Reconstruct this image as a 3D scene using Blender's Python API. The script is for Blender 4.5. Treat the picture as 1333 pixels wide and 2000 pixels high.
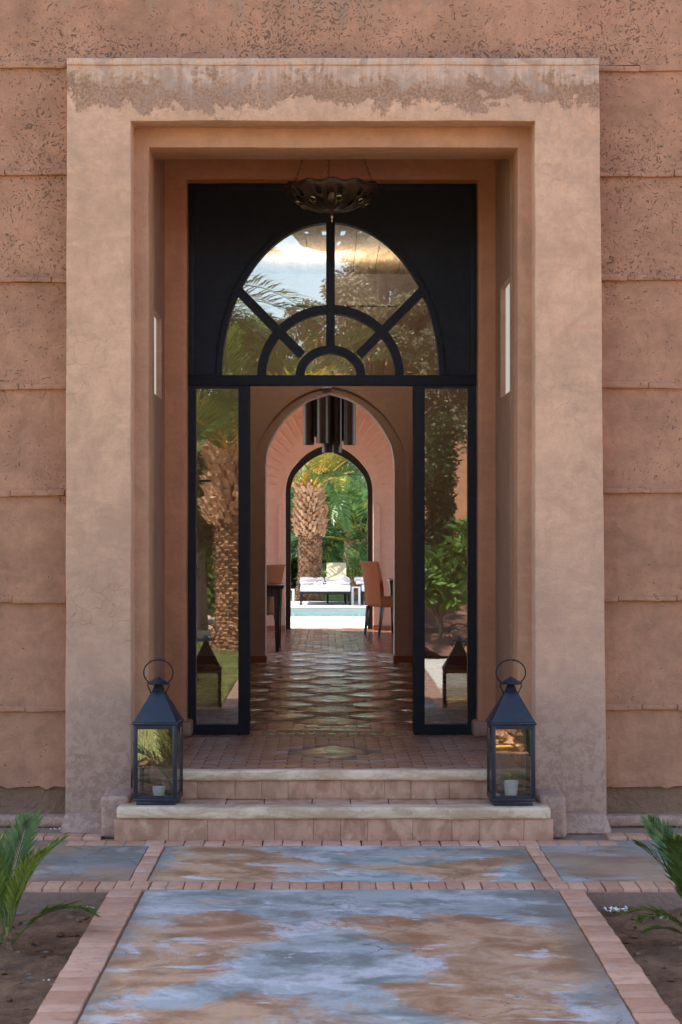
import bpy, bmesh, math, random
from mathutils import Vector, Matrix, noise
from mathutils.geometry import tessellate_polygon
R = math.radians
rnd = random.Random(7)
C = bpy.context.scene.collection
for o in list(bpy.data.objects): bpy.data.objects.remove(o, do_unlink=True)

# ------------------------------------------------------------------ camera, sky, sun, exposure
scn = bpy.context.scene
F = 3800.0; VX = 637.0; VY = 1040.0; EX = -0.04; EZ = 1.58     # focal length in photo pixels, vanishing point, eye
cam_d = bpy.data.cameras.new('camera'); cam = bpy.data.objects.new('camera', cam_d); C.objects.link(cam)
cam.location = (EX, 0, EZ); cam.rotation_euler = (R(90), 0, 0)
cam_d.sensor_fit = 'VERTICAL'; cam_d.sensor_height = 36.0; cam_d.lens = F/2000*36
cam_d.shift_x = (666.5-VX)/2000; cam_d.shift_y = (VY-1000)/2000
cam_d.clip_start = .05; cam_d.clip_end = 2000
cam_d.dof.use_dof = True; cam_d.dof.focus_distance = 11.6; cam_d.dof.aperture_fstop = 11
scn.camera = cam
SUN_EL, SUN_AZ = 50, -50        # azimuth measured from +y (behind the house), negative = to the left
w = bpy.data.worlds.new('World'); scn.world = w; w.use_nodes = True
nt = w.node_tree; nt.nodes.clear()
sky = nt.nodes.new('ShaderNodeTexSky'); sky.sky_type = 'NISHITA'; sky.sun_disc = False
sky.sun_elevation = R(SUN_EL); sky.sun_rotation = R(SUN_AZ); sky.air_density = 1.0; sky.dust_density = .6; sky.ozone_density = 1.0
bg = nt.nodes.new('ShaderNodeBackground'); bg.inputs[1].default_value = .15
wo = nt.nodes.new('ShaderNodeOutputWorld'); nt.links.new(sky.outputs[0], bg.inputs[0]); nt.links.new(bg.outputs[0], wo.inputs[0])
sd = Vector((math.sin(R(SUN_AZ))*math.cos(R(SUN_EL)), math.cos(R(SUN_AZ))*math.cos(R(SUN_EL)), math.sin(R(SUN_EL))))
sl = bpy.data.lights.new('sun', 'SUN'); sl.energy = 4.2; sl.angle = R(.5); sl.color = (1, .94, .84)
so = bpy.data.objects.new('sun', sl); C.objects.link(so); so.rotation_euler = sd.to_track_quat('Z', 'Y').to_euler(); so.location = (-10, 20, 30)
scn.view_settings.view_transform = 'Standard'; scn.view_settings.look = 'None'
scn.view_settings.exposure = 1.75; scn.view_settings.gamma = 1; scn.view_settings.use_curve_mapping = False
scn.cycles.max_bounces = 10; scn.cycles.diffuse_bounces = 6; scn.cycles.glossy_bounces = 6; scn.cycles.transparent_max_bounces = 16

# ------------------------------------------------------------------ helpers
def PX(px, S): return (px-VX)/S+EX
def PZ(py, S): return EZ-(py-VY)/S
def DG(py, h=EZ): return F*h/(py-VY)            # depth of a point h below the eye seen at py
WO = {}
def world(o): return WO.get(o.name, Vector((0, 0, 0)))
def tag(o, label=None, cat=None, group=None, kind=None):
    if label: o['label'] = label
    if cat: o['category'] = cat
    if group: o['group'] = group
    if kind: o['kind'] = kind
    return o
def thing(name, loc, label, cat, group=None, rz=0):
    o = bpy.data.objects.new(name, None); C.objects.link(o); o.location = loc; o.rotation_euler = (0, 0, rz); o.empty_display_size = .1
    WO[o.name] = Vector(loc); return tag(o, label, cat, group)
def link(name, me, parent=None, loc=(0, 0, 0), rot=(0, 0, 0), scale=(1, 1, 1)):
    o = bpy.data.objects.new(name, me); C.objects.link(o); o.location = loc; o.rotation_euler = rot; o.scale = scale
    if parent: o.parent = parent
    return o
class MB:
    "mesh builder in one coordinate frame"
    def __init__(s): s.v = []; s.f = []; s.m = []
    def add(s, vs, fs, mi=0):
        b = len(s.v); s.v += [tuple(v) for v in vs]; s.f += [tuple(b+i for i in f) for f in fs]; s.m += [mi]*len(fs); return s
    def box(s, x0, x1, y0, y1, z0, z1, mi=0):
        return s.add([(x0,y0,z0),(x1,y0,z0),(x1,y1,z0),(x0,y1,z0),(x0,y0,z1),(x1,y0,z1),(x1,y1,z1),(x0,y1,z1)],
                     [(0,3,2,1),(4,5,6,7),(0,1,5,4),(1,2,6,5),(2,3,7,6),(3,0,4,7)], mi)
    def frustum(s, c0, c1, w0, d0, w1, d1, mi=0):
        (a, b, z0), (c, d, z1) = c0, c1
        v = [(a-w0/2,b-d0/2,z0),(a+w0/2,b-d0/2,z0),(a+w0/2,b+d0/2,z0),(a-w0/2,b+d0/2,z0),(c-w1/2,d-d1/2,z1),(c+w1/2,d-d1/2,z1),(c+w1/2,d+d1/2,z1),(c-w1/2,d+d1/2,z1)]
        return s.add(v, [(0,3,2,1),(4,5,6,7),(0,1,5,4),(1,2,6,5),(2,3,7,6),(3,0,4,7)], mi)
    def tube(s, pts, r, n=8, closed=False, mi=0):
        pts = [Vector(p) for p in pts]; N = len(pts); rs = r if isinstance(r, (list, tuple)) else [r]*N
        vs = []; up = Vector((0, 0, 1)); 
        for i, p in enumerate(pts):
            a = pts[(i-1) % N] if (closed or i > 0) else p; b = pts[(i+1) % N] if (closed or i < N-1) else p
            t = (b-a).normalized(); q = up if abs(t.dot(up)) < .95 else Vector((0, 1, 0))
            u = t.cross(q).normalized(); v = u.cross(t)
            for k in range(n):
                an = 2*math.pi*k/n; vs.append(p+(u*math.cos(an)+v*math.sin(an))*rs[i])
        fs = []
        for i in range(N if closed else N-1):
            for k in range(n):
                j = (i+1) % N; fs.append((i*n+k, i*n+(k+1) % n, j*n+(k+1) % n, j*n+k))
        if not closed: fs += [tuple(range(n))[::-1], tuple((N-1)*n+k for k in range(n))]
        return s.add(vs, fs, mi)
    def lathe(s, prof, c=(0, 0, 0), n=24, mi=0, cap=False):
        vs = []; N = len(prof)
        for r, z in prof:
            for k in range(n): a = 2*math.pi*k/n; vs.append((c[0]+r*math.cos(a), c[1]+r*math.sin(a), c[2]+z))
        fs = [(i*n+k, i*n+(k+1) % n, (i+1)*n+(k+1) % n, (i+1)*n+k) for i in range(N-1) for k in range(n)]
        if cap: fs += [tuple(range(n))[::-1], tuple((N-1)*n+k for k in range(n))]
        return s.add(vs, fs, mi)
    def prism(s, poly, y0, y1, holes=(), mi=0):
        "polygon in x,z (with holes) swept from y0 to y1"
        loops = [poly]+list(holes); flat = [p for l in loops for p in l]; n = len(flat)
        tris = tessellate_polygon([[Vector((p[0], p[1], 0)) for p in l] for l in loops])
        vs = [(p[0], y0, p[1]) for p in flat]+[(p[0], y1, p[1]) for p in flat]; fs = []
        for t in tris:
            a, b, c = t; fs += [(a, b, c), (c+n, b+n, a+n)]
        k = 0
        for l in loops:
            m = len(l)
            for i in range(m): a, b = k+i, k+(i+1) % m; fs.append((a, b, b+n, a+n))
            k += m
        return s.add(vs, fs, mi)
    def bm(s):
        b = bmesh.new(); vs = [b.verts.new(v) for v in s.v]
        for f, m in zip(s.f, s.m):
            try: q = b.faces.new([vs[i] for i in f]); q.material_index = m
            except ValueError: pass
        bmesh.ops.remove_doubles(b, verts=b.verts, dist=1e-5); bmesh.ops.recalc_face_normals(b, faces=b.faces); return b
    def build(s, name, mat, parent=None, org=None, bevel=0, wob=None, smooth=None, segs=2, local=False, recalc=True):
        if bevel or wob or recalc:
            b = s.bm()
            if wob: grid_wobble(b, *wob)
            if bevel:
                es = [e for e in b.edges if len(e.link_faces) == 2 and e.calc_face_angle(0) > R(30)]
                bmesh.ops.bevel(b, geom=es, offset=bevel, segments=segs, profile=.5, affect='EDGES', clamp_overlap=True)
            me = bpy.data.meshes.new(name)
            o3 = Vector(org) if org is not None else Vector((0, 0, 0))
            if org is not None: bmesh.ops.translate(b, verts=b.verts, vec=-o3)
            b.to_mesh(me); b.free()
        else:
            me = bpy.data.meshes.new(name); o3 = Vector(org) if org is not None else Vector((0, 0, 0))
            me.from_pydata([(v[0]-o3.x, v[1]-o3.y, v[2]-o3.z) for v in s.v], [], s.f)
            me.polygons.foreach_set('material_index', s.m)
        for m in (mat if isinstance(mat, (list, tuple)) else [mat]): me.materials.append(m)
        if smooth is None: smooth = 40 if bevel else 0
        if smooth: me.shade_smooth(); me.set_sharp_from_angle(angle=R(smooth))
        o = bpy.data.objects.new(name, me); C.objects.link(o)
        if parent is not None:
            o.parent = parent; o.location = o3 if local else o3-world(parent)
        else: o.location = o3
        WO[o.name] = o3; return o
def grid_wobble(b, step, amp, freq=2.0, axes='xz'):
    for ax in axes:
        i = 'xyz'.index(ax); lo = min(v.co[i] for v in b.verts); hi = max(v.co[i] for v in b.verts)
        n = max(1, int((hi-lo)/step)); no = [0, 0, 0]; no[i] = 1
        for k in range(1, n):
            co = [0, 0, 0]; co[i] = lo+(hi-lo)*k/n
            bmesh.ops.bisect_plane(b, geom=b.verts[:]+b.edges[:]+b.faces[:], plane_co=co, plane_no=no, dist=1e-5)
    for v in b.verts:
        d = noise.noise_vector(v.co*freq)*amp+noise.noise_vector(v.co*freq*5)*amp*.4; v.co += d

# ------------------------------------------------------------------ materials
class NT:
    def __init__(s, name):
        s.m = bpy.data.materials.new(name); s.m.use_nodes = True; s.t = s.m.node_tree; s.p = s.t.nodes['Principled BSDF']; s.out = s.t.nodes['Material Output']
        s.pos = s.n('ShaderNodeNewGeometry').outputs['Position']
    def n(s, ty, **k):
        q = s.t.nodes.new(ty)
        for a, v in k.items(): setattr(q, a, v)
        return q
    def l(s, a, b): s.t.links.new(a, b)
    def setin(s, q, i, v):
        if hasattr(v, 'is_linked') or isinstance(v, bpy.types.NodeSocket): s.l(v, q.inputs[i])
        else: q.inputs[i].default_value = v
    def math(s, op, a, b=0.0, c=0.0, clamp=False):
        q = s.n('ShaderNodeMath', operation=op, use_clamp=clamp)
        for i, v in enumerate((a, b, c)): s.setin(q, i, v)
        return q.outputs[0]
    def vec(s, sc=(1, 1, 1), src=None, loc=(0, 0, 0), rot=(0, 0, 0)):
        q = s.n('ShaderNodeMapping'); s.l(src or s.pos, q.inputs[0]); q.inputs['Scale'].default_value = sc; q.inputs['Location'].default_value = loc; q.inputs['Rotation'].default_value = rot; return q.outputs[0]
    def noise(s, scale, detail=4, rough=.55, vec=None, dist=0):
        q = s.n('ShaderNodeTexNoise'); s.l(vec or s.pos, q.inputs['Vector']); q.inputs['Scale'].default_value = scale; q.inputs['Detail'].default_value = detail; q.inputs['Roughness'].default_value = rough; q.inputs['Distortion'].default_value = dist; return q.outputs['Fac']
    def vor(s, scale, vec=None, feature='F1', rand=1, out='Distance'):
        q = s.n('ShaderNodeTexVoronoi', feature=feature); s.l(vec or s.pos, q.inputs['Vector']); q.inputs['Scale'].default_value = scale; q.inputs['Randomness'].default_value = rand; return q.outputs[out]
    def ramp(s, f, lo, hi, a=0.0, b=1.0):
        q = s.n('ShaderNodeMapRange', interpolation_type='SMOOTHSTEP'); s.setin(q, 0, f)
        for i, v in enumerate((lo, hi, a, b)): s.setin(q, i+1, v)
        return q.outputs[0]
    def mix(s, f, a, b, mode='MIX'):
        q = s.n('ShaderNodeMix', data_type='RGBA', blend_type=mode); s.setin(q, 0, f)
        s.setin(q, 6, (*a, 1) if isinstance(a, tuple) and len(a) == 3 else a); s.setin(q, 7, (*b, 1) if isinstance(b, tuple) and len(b) == 3 else b); return q.outputs[2]
    def sep(s, src=None):
        q = s.n('ShaderNodeSeparateXYZ'); s.l(src or s.pos, q.inputs[0]); return q.outputs
    def rand(s): return s.n('ShaderNodeObjectInfo').outputs['Random']
    def color(s, c): s.setin(s.p, 'Base Color', (*c, 1) if isinstance(c, tuple) else c); return s
    def rough(s, v): s.setin(s.p, 'Roughness', v); return s
    def bump(s, h, dist=.01, strength=1.0):
        q = s.n('ShaderNodeBump'); s.l(h, q.inputs['Height']); q.inputs['Distance'].default_value = dist; q.inputs['Strength'].default_value = strength
        s.l(q.outputs[0], s.p.inputs['Normal']); return s
def shade(c, k): return tuple(min(1, x*k) for x in c)

def plaster(name, c, rough=.8, cracks=False, bumpd=.006, blot=(.82, 1.12)):
    t = NT(name)
    n1 = t.noise(1.7, 5, .6); n2 = t.noise(9, 6, .65, dist=.6); n3 = t.noise(60, 3)
    f = t.math('ADD', t.math('MULTIPLY', n1, .55), t.math('MULTIPLY', n2, .45))
    col = t.mix(t.ramp(f, .34, .66), shade(c, blot[0]), shade(c, blot[1]))
    col = t.mix(t.math('MULTIPLY', t.ramp(t.noise(4, 4, .7, dist=1.2), .5, .72), .35), col, (c[0]*.9, c[1]*.74, c[2]*.72))
    col = t.mix(t.math('MULTIPLY', t.ramp(t.noise(26, 5, .7), .52, .75), .22), col, shade(c, 1.35))
    g = t.noise(70, 5, .75); col = t.mix(t.math('MULTIPLY', t.ramp(g, .48, .68), .28), col, shade(c, .62))
    tw = t.noise(5, 6, .7, vec=t.vec((1, 1, 3.2), rot=(0, .35, 0))); col = t.mix(t.math('MULTIPLY', t.ramp(tw, .5, .62), .22), col, shade(c, 1.28))
    tw2 = t.noise(7, 6, .72, vec=t.vec((2.8, 1, .7), rot=(0, -.2, 0), loc=(3, 3, 3))); col = t.mix(t.math('MULTIPLY', t.ramp(tw2, .53, .66), .25), col, (c[0]*.72, c[1]*.66, c[2]*.66))
    t.color(col).rough(rough)
    h = t.math('ADD', t.math('ADD', t.math('MULTIPLY', n2, 1.0), t.math('MULTIPLY', g, .35)), t.math('MULTIPLY', tw, .6))
    t.bump(h, bumpd); return t, col, h
EARTH = (.43, .205, .115); PORT = (.62, .345, .205)

def earth_mat():
    t, col, h = plaster('rammed_earth', EARTH, .9, blot=(.70, 1.16)); x, y, z = t.sep()
    dens = t.ramp(z, 1.2, 3.6, -.075, .03)
    fr = t.math('FRACT', t.math('DIVIDE', t.math('SUBTRACT', z, .036), .5825))
    dens = t.math('ADD', dens, t.ramp(fr, .0, .55, .022, -.015))
    dens = t.math('ADD', dens, t.math('MULTIPLY', t.math('SUBTRACT', t.noise(1.9, 4), .5), .32))
    wv = t.n('ShaderNodeVectorMath', operation='ADD'); nz = t.n('ShaderNodeTexNoise'); nz.inputs['Scale'].default_value = 9; t.l(t.pos, nz.inputs['Vector'])
    sc = t.n('ShaderNodeVectorMath', operation='SCALE'); t.l(nz.outputs['Color'], sc.inputs[0]); sc.inputs['Scale'].default_value = .12
    t.l(t.pos, wv.inputs[0]); t.l(sc.outputs[0], wv.inputs[1])
    a = t.noise(80, 2, .6, vec=t.vec((1, 1, .45), wv.outputs[0], rot=(0, .5, 0))); b = t.noise(74, 2, .6, vec=t.vec((.5, 1, 1.1), wv.outputs[0], loc=(4, 1, 7), rot=(0, -.4, 0)))
    m = t.math('MAXIMUM', a, b)
    pit = t.ramp(t.math('ADD', m, dens), .672, .70)
    dots = t.math('MULTIPLY', t.ramp(t.vor(52, vec=wv.outputs[0]), .13, .19, 1, 0), t.ramp(t.math('ADD', t.noise(14, 2), t.math('MULTIPLY', dens, 1.5)), .53, .56)); pit = t.math('MAXIMUM', pit, dots)
    mott = t.ramp(t.noise(22, 6, .75), .5, .62)
    col = t.mix(t.math('MULTIPLY', mott, .22), col, shade(EARTH, .7))
    crk = t.ramp(t.vor(1.15, vec=wv.outputs[0], feature='DISTANCE_TO_EDGE'), 0, .006, 1, 0)
    crk = t.math('MULTIPLY', crk, t.ramp(t.noise(1.1, 2), .66, .72))
    pit = t.math('MAXIMUM', pit, t.math('MULTIPLY', crk, .7))
    # washed down mud streaks above the portal
    st = t.ramp(t.math('ADD', t.noise(2.2, 4, .6, vec=t.vec((3.5, 1, .35))), t.ramp(z, 3.9, 4.6, -.25, .02)), .55, .6)
    col = t.mix(t.math('MULTIPLY', st, .5), col, (.33, .2, .125))
    col = t.mix(t.math('MULTIPLY', pit, .75), col, (.12, .055, .03)); t.color(col)
    t.bump(t.math('SUBTRACT', t.math('MULTIPLY', h, .6), t.math('MULTIPLY', pit, 1.1)), .012); return t.m
def portal_mat():
    t, col, h = plaster('portal_plaster', PORT, .72, blot=(.78, 1.12)); x, y, z = t.sep()
    n = t.noise(5, 7, .68, dist=.7); n2 = t.noise(24, 6, .75, dist=.25)
    streak = t.noise(7, 5, .65, vec=t.vec((5, 1, .6)))
    zz = t.math('ADD', z, t.math('ADD', t.math('MULTIPLY', t.math('SUBTRACT', n, .5), .48), t.math('ADD', t.math('MULTIPLY', t.math('SUBTRACT', n2, .5), .16), t.math('MULTIPLY', t.math('SUBTRACT', streak, .5), .10))))
    lo = t.ramp(zz, 3.845, 3.875); hi = t.ramp(t.math('ADD', zz, t.math('MULTIPLY', streak, .10)), 4.0, 4.09, 1, 0)
    band = t.math('MULTIPLY', lo, hi)
    front = t.ramp(y, 10.405, 10.42, 1, 0)
    grey = t.math('MULTIPLY', t.math('MULTIPLY', t.ramp(zz, 3.95, 4.02), t.ramp(streak, .35, .62)), .8)
    side = t.math('MULTIPLY', t.ramp(z, 3.2, 3.85), t.ramp(n2, .42, .6))
    col = t.mix(t.math('MULTIPLY', side, .35), col, (.36, .235, .17))
    col = t.mix(t.math('MULTIPLY', t.math('MULTIPLY', grey, front), t.ramp(n2, .35, .6)), col, (.56, .41, .32))
    br = t.ramp(t.math('ADD', t.noise(60, 4, .7), t.math('MULTIPLY', n, .5)), .66, .84, 1, .5); col = t.mix(t.math('MULTIPLY', t.math('MULTIPLY', t.math('MULTIPLY', band, front), .95), br), col, (.26, .125, .065))
    drk = t.math('MULTIPLY', t.ramp(zz, 3.82, 4.0), t.math('MULTIPLY', t.ramp(n, .5, .6), .5))
    col = t.mix(t.math('MULTIPLY', drk, front), col, (.27, .17, .125))
    zl = t.math('ADD', z, t.math('MULTIPLY', n, -.9))
    low = t.math('MULTIPLY', t.ramp(zl, -.30, .55, 1, 0), .85); lowtone = t.math('MULTIPLY', t.ramp(t.math('ADD', z, t.math('MULTIPLY', n, -1.6)), -.4, 1.3, 1, 0), .45); col = t.mix(lowtone, col, (.40, .235, .175))  # portal tone gets darker towards the bottom
    col = t.mix(low, col, t.mix(t.ramp(n2, .45, .55), (.33, .19, .135), (.46, .29, .21)))
    nz = t.n('ShaderNodeTexNoise'); nz.inputs['Scale'].default_value = 13; nz.inputs['Detail'].default_value = 4; t.l(t.pos, nz.inputs['Vector']); sc = t.n('ShaderNodeVectorMath', operation='SCALE'); t.l(nz.outputs['Color'], sc.inputs[0]); sc.inputs['Scale'].default_value = .12; wv = t.n('ShaderNodeVectorMath', operation='ADD'); t.l(t.pos, wv.inputs[0]); t.l(sc.outputs[0], wv.inputs[1])
    cr = t.ramp(t.vor(9, vec=wv.outputs[0], feature='DISTANCE_TO_EDGE'), 0, .014, 1, 0); cr = t.math('MULTIPLY', cr, t.ramp(t.noise(1.6, 3), .52, .64))
    col = t.mix(t.math('MULTIPLY', cr, .22), col, shade(PORT, .45)); t.color(col)
    t.bump(t.math('SUBTRACT', h, t.math('MULTIPLY', cr, .3)), .006); return t.m
M = {}
M['earth'] = earth_mat(); M['portal'] = portal_mat()
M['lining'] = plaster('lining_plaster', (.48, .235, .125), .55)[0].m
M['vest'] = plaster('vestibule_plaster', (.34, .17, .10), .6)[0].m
M['rust'] = plaster('rust_plaster', (.46, .175, .075), .5)[0].m
M['inwall'] = plaster('interior_plaster', (.66, .41, .31), .6, bumpd=.002, blot=(.95, 1.04))[0].m
M['hall'] = plaster('hall_plaster', (.52, .42, .41), .6, bumpd=.002, blot=(.94, 1.05))[0].m
M['skirt'] = plaster('rust_skirting', (.33, .12, .055), .4)[0].m
t, col, h = plaster('eroded_base', (.30, .17, .105), .95, bumpd=.02); t.bump(t.noise(24, 6, .7), .03); M['erode'] = t.m
t = NT('black_metal'); t.color(t.mix(t.noise(6, 4), (.006, .0055, .009), (.012, .011, .015))).rough(t.ramp(t.noise(30, 4), .3, .7, .45, .62)); t.p.inputs['Specular IOR Level'].default_value = .25; t.bump(t.noise(90, 2), .0006); M['black'] = t.m
t = NT('lantern_metal'); t.color(t.mix(t.math('MULTIPLY', t.ramp(t.noise(38, 5, .7), .6, .72), .5), t.mix(t.noise(14, 5), (.009, .010, .018), (.022, .025, .038)), (.10, .075, .06))).rough(t.ramp(t.noise(40, 4), .3, .7, .28, .48)); t.p.inputs['Specular IOR Level'].default_value = .5; M['lmetal'] = t.m
t = NT('dark_bronze'); t.color(t.mix(t.noise(30, 5), (.028, .018, .011), (.085, .052, .028))).rough(.42); t.p.inputs['Metallic'].default_value = .7; t.bump(t.noise(70, 3), .004); M['bronze'] = t.m
t = NT('brass'); t.color((.30, .20, .09)).rough(.3); t.p.inputs['Metallic'].default_value = 1; M['brass'] = t.m
t = NT('dark_wood'); t.color(t.mix(t.noise(5, 5, vec=t.vec((1, 1, 8))), (.012, .008, .006), (.03, .018, .012))).rough(.3); M['dwood'] = t.m
t = NT('tan_leather'); t.color(t.mix(t.noise(7, 5), (.30, .095, .032), (.38, .13, .045))).rough(.65); t.p.inputs['Specular IOR Level'].default_value = .25; t.bump(t.noise(120, 3), .001); M['leather'] = t.m
t = NT('white_cloth'); t.color(t.mix(t.noise(5, 3), (.72, .69, .66), (.82, .8, .77))).rough(.9); t.bump(t.noise(9, 3), .02); M['cloth'] = t.m
t = NT('pink_cloth'); t.color(t.mix(t.noise(5, 3), (.55, .42, .42), (.7, .56, .54))).rough(.9); t.bump(t.noise(14, 3), .03); M['pink'] = t.m
t = NT('straw_canvas'); t.color((.62, .5, .3)).rough(.9); M['straw'] = t.m
t = NT('wax'); t.color((.9, .9, .9)).rough(.4); t.p.inputs['Subsurface Weight'].default_value = .0; M['wax'] = t.m
t = NT('white_petal'); t.color((.8, .8, .7)).rough(.7); M['petal'] = t.m
def glass_mat(name, refl, tint=(.85, .85, .83)):
    t = NT(name); tr = t.n('ShaderNodeBsdfTransparent'); tr.inputs[0].default_value = (*tint, 1)
    g = t.n('ShaderNodeBsdfGlossy'); g.inputs['Roughness'].default_value = .0; g.inputs['Color'].default_value = (1, .98, .93, 1)
    b = t.n('ShaderNodeBump'); t.l(t.noise(1.6, 2), b.inputs['Height']); b.inputs['Distance'].default_value = .0006; t.l(b.outputs[0], g.inputs['Normal'])
    m = t.n('ShaderNodeMixShader'); m.inputs[0].default_value = refl; t.l(tr.outputs[0], m.inputs[1]); t.l(g.outputs[0], m.inputs[2]); t.l(m.outputs[0], t.out.inputs[0]); return t.m
M['glass'] = glass_mat('coated_glass', .19); M['lglass'] = glass_mat('lantern_glass', .24, (.92, .92, .9))
def brick_mat(name, a, b, rough=.75, dist=.004):
    t = NT(name); c = t.mix(t.rand(), a, b); c = t.mix(t.math('MULTIPLY', t.ramp(t.noise(18, 5, .7), .45, .7), .45), c, shade(a, .6)); c = t.mix(t.math('MULTIPLY', t.ramp(t.noise(5, 4, .7), .5, .7), .4), c, (.45, .36, .33))
    t.color(c).rough(rough); t.bump(t.noise(45, 5, .7), dist); return t.m
M['brick'] = brick_mat('border_brick', (.50, .235, .135), (.68, .37, .235)); M['brickf'] = brick_mat('floor_brick', (.25, .10, .06), (.36, .16, .10), .34, .003)
t = NT('mortar'); t.color(t.mix(t.noise(30, 4), (.22, .13, .09), (.36, .22, .16))).rough(.95); t.bump(t.noise(60, 4), .006); M['mortar'] = t.m
def concrete_mat():
    t = NT('painted_concrete'); x, y, z = t.sep()
    n = t.noise(1.15, 8, .62, dist=.5, vec=t.vec((1, 1, 1), loc=(3.1, 1.7, 0))); m = t.noise(3.2, 7, .68, dist=.4, vec=t.vec((1, 1.1, 1), loc=(9, 2, 0))); fine = t.noise(40, 5, .7)
    blue = t.mix(t.ramp(m, .36, .6), (.20, .225, .205), (.42, .43, .41)); blue = t.mix(t.ramp(t.noise(1.7, 6, .62, vec=t.vec((1, 1, 1), loc=(5, 5, 0))), .5, .62), blue, (.60, .575, .56))
    rust = t.mix(t.ramp(m, .38, .6), (.35, .15, .055), (.60, .335, .175))
    ax = t.math('ABSOLUTE', t.math('ADD', x, t.math('MULTIPLY', t.math('SUBTRACT', m, .5), .6)))
    yy = t.math('ADD', y, t.math('MULTIPLY', t.math('SUBTRACT', m, .5), 1.2))
    bias = t.math('ADD', t.ramp(yy, 8.7, 7.3, -.10, .03), t.math('MULTIPLY', t.ramp(ax, .12, .55, -.075, .045), t.ramp(yy, 6.5, 6.9)))
    bias = t.math('ADD', bias, t.math('MULTIPLY', t.ramp(y, 8.7, 8.75), .075))
    f = t.ramp(t.math('ADD', t.math('ADD', n, bias), t.math('MULTIPLY', t.math('SUBTRACT', fine, .5), .12)), .455, .545)
    c = t.mix(t.math('MULTIPLY', f, .9), blue, rust)
    pale = t.math('MULTIPLY', t.ramp(t.noise(4.2, 6, .62, vec=t.vec((.8, 1.2, 1), loc=(1, 8, 0)), dist=.5), .58, .66), .75); c = t.mix(pale, c, (.62, .61, .60))
    gr = t.math('MULTIPLY', t.ramp(t.noise(7, 5, .7), .55, .7), .4); c = t.mix(gr, c, (.17, .185, .15))
    c = t.mix(t.math('MULTIPLY', t.ramp(fine, .5, .75), .3), c, (.24, .17, .13)); c = t.mix(t.math('MULTIPLY', t.ramp(t.vor(95), .10, .16, 1, 0), t.ramp(t.noise(3, 3), .45, .6)), c, (.13, .09, .07))
    ed = t.ramp(t.math('ADD', t.math('ABSOLUTE', t.math('ADD', x, -.03)), t.math('MULTIPLY', t.noise(8, 5, .7), .16)), .86, .98)
    c = t.mix(t.math('MULTIPLY', ed, .55), c, (.20, .16, .12))
    nz = t.n('ShaderNodeTexNoise'); nz.inputs['Scale'].default_value = 6; nz.inputs['Detail'].default_value = 5; t.l(t.pos, nz.inputs['Vector']); sc = t.n('ShaderNodeVectorMath', operation='SCALE'); t.l(nz.outputs['Color'], sc.inputs[0]); sc.inputs['Scale'].default_value = .25; wv = t.n('ShaderNodeVectorMath', operation='ADD'); t.l(t.pos, wv.inputs[0]); t.l(sc.outputs[0], wv.inputs[1])
    ck = t.math('MULTIPLY', t.ramp(t.vor(1.6, vec=wv.outputs[0], feature='DISTANCE_TO_EDGE'), 0, .008, 1, 0), t.ramp(t.noise(1.3, 2), .48, .56)); c = t.mix(t.math('MULTIPLY', ck, .6), c, (.09, .07, .06)); t.color(c).rough(t.ramp(m, .3, .7, .5, .75)); t.p.inputs['Specular IOR Level'].default_value = .35
    t.bump(t.math('ADD', t.noise(14, 5, .6), t.math('MULTIPLY', fine, .25)), .004); return t.m
M['conc'] = concrete_mat()
def step_mat():
    t = NT('step_plaster'); n = t.noise(6, 6, .65, dist=.8); s = t.noise(9, 4, .6, vec=t.vec((1.6, 1, .9)))
    c = t.mix(t.ramp(s, .4, .62), (.38, .18, .105), (.54, .285, .18)); c = t.mix(t.math('MULTIPLY', t.ramp(t.rand(), 0, 1), .35), c, (.50, .30, .21)); c = t.mix(t.math('MULTIPLY', t.ramp(n, .5, .68), .6), c, (.60, .40, .27)); t.color(c).rough(.7); t.bump(t.noise(35, 5, .7), .006); return t.m
M['step'] = step_mat()
t = NT('worn_stone_edge'); n = t.noise(5, 6, .7, dist=.6, vec=t.vec((.6, 1, 2))); c = t.mix(t.ramp(n, .4, .62), (.48, .31, .19), (.72, .52, .36)); c = t.mix(t.ramp(t.vor(6), .02, .06, .6, 0), c, (.05, .03, .02)); c = t.mix(t.math('MULTIPLY', t.ramp(t.noise(25, 5, .75), .52, .7), .4), c, (.3, .18, .12)); t.color(c).rough(.6); t.bump(t.noise(30, 5, .7), .006); M['nosing'] = t.m
t = NT('soil'); n = t.noise(9, 7, .7); c = t.mix(t.ramp(n, .35, .65), (.15, .068, .031), (.29, .145, .07)); c = t.mix(t.math('MULTIPLY', t.ramp(t.vor(26), .05, .16, 1, 0), .4), c, (.06, .035, .025)); t.color(c).rough(.95); t.bump(t.noise(30, 7, .7), .03); M['soil'] = t.m
t = NT('sandy_ground'); n = t.noise(2.2, 7, .7); c = t.mix(t.ramp(n, .35, .65), (.46, .30, .19), (.62, .43, .29)); t.color(c).rough(.95); t.bump(t.noise(20, 7, .7), .03); M['sand'] = t.m
t = NT('red_soil'); n = t.noise(3, 7, .7); c = t.mix(t.ramp(n, .35, .65), (.25, .12, .08), (.4, .21, .14)); t.color(c).rough(.95); t.bump(t.noise(20, 7, .7), .04); M['redsoil'] = t.m
t = NT('pale_paving'); c = t.mix(t.noise(3, 5), (.5, .47, .43), (.66, .62, .57)); t.color(c).rough(.7); M['pale'] = t.m
t = NT('terrace_stone'); c = t.mix(t.noise(3, 5), (.72, .68, .6), (.8, .77, .72)); t.color(c).rough(.7); M['terrace'] = t.m
t = NT('pool_tile'); t.color(t.mix(t.noise(6, 2), (.05, .34, .33), (.12, .5, .46))).rough(.4); M['ptile'] = t.m
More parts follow.
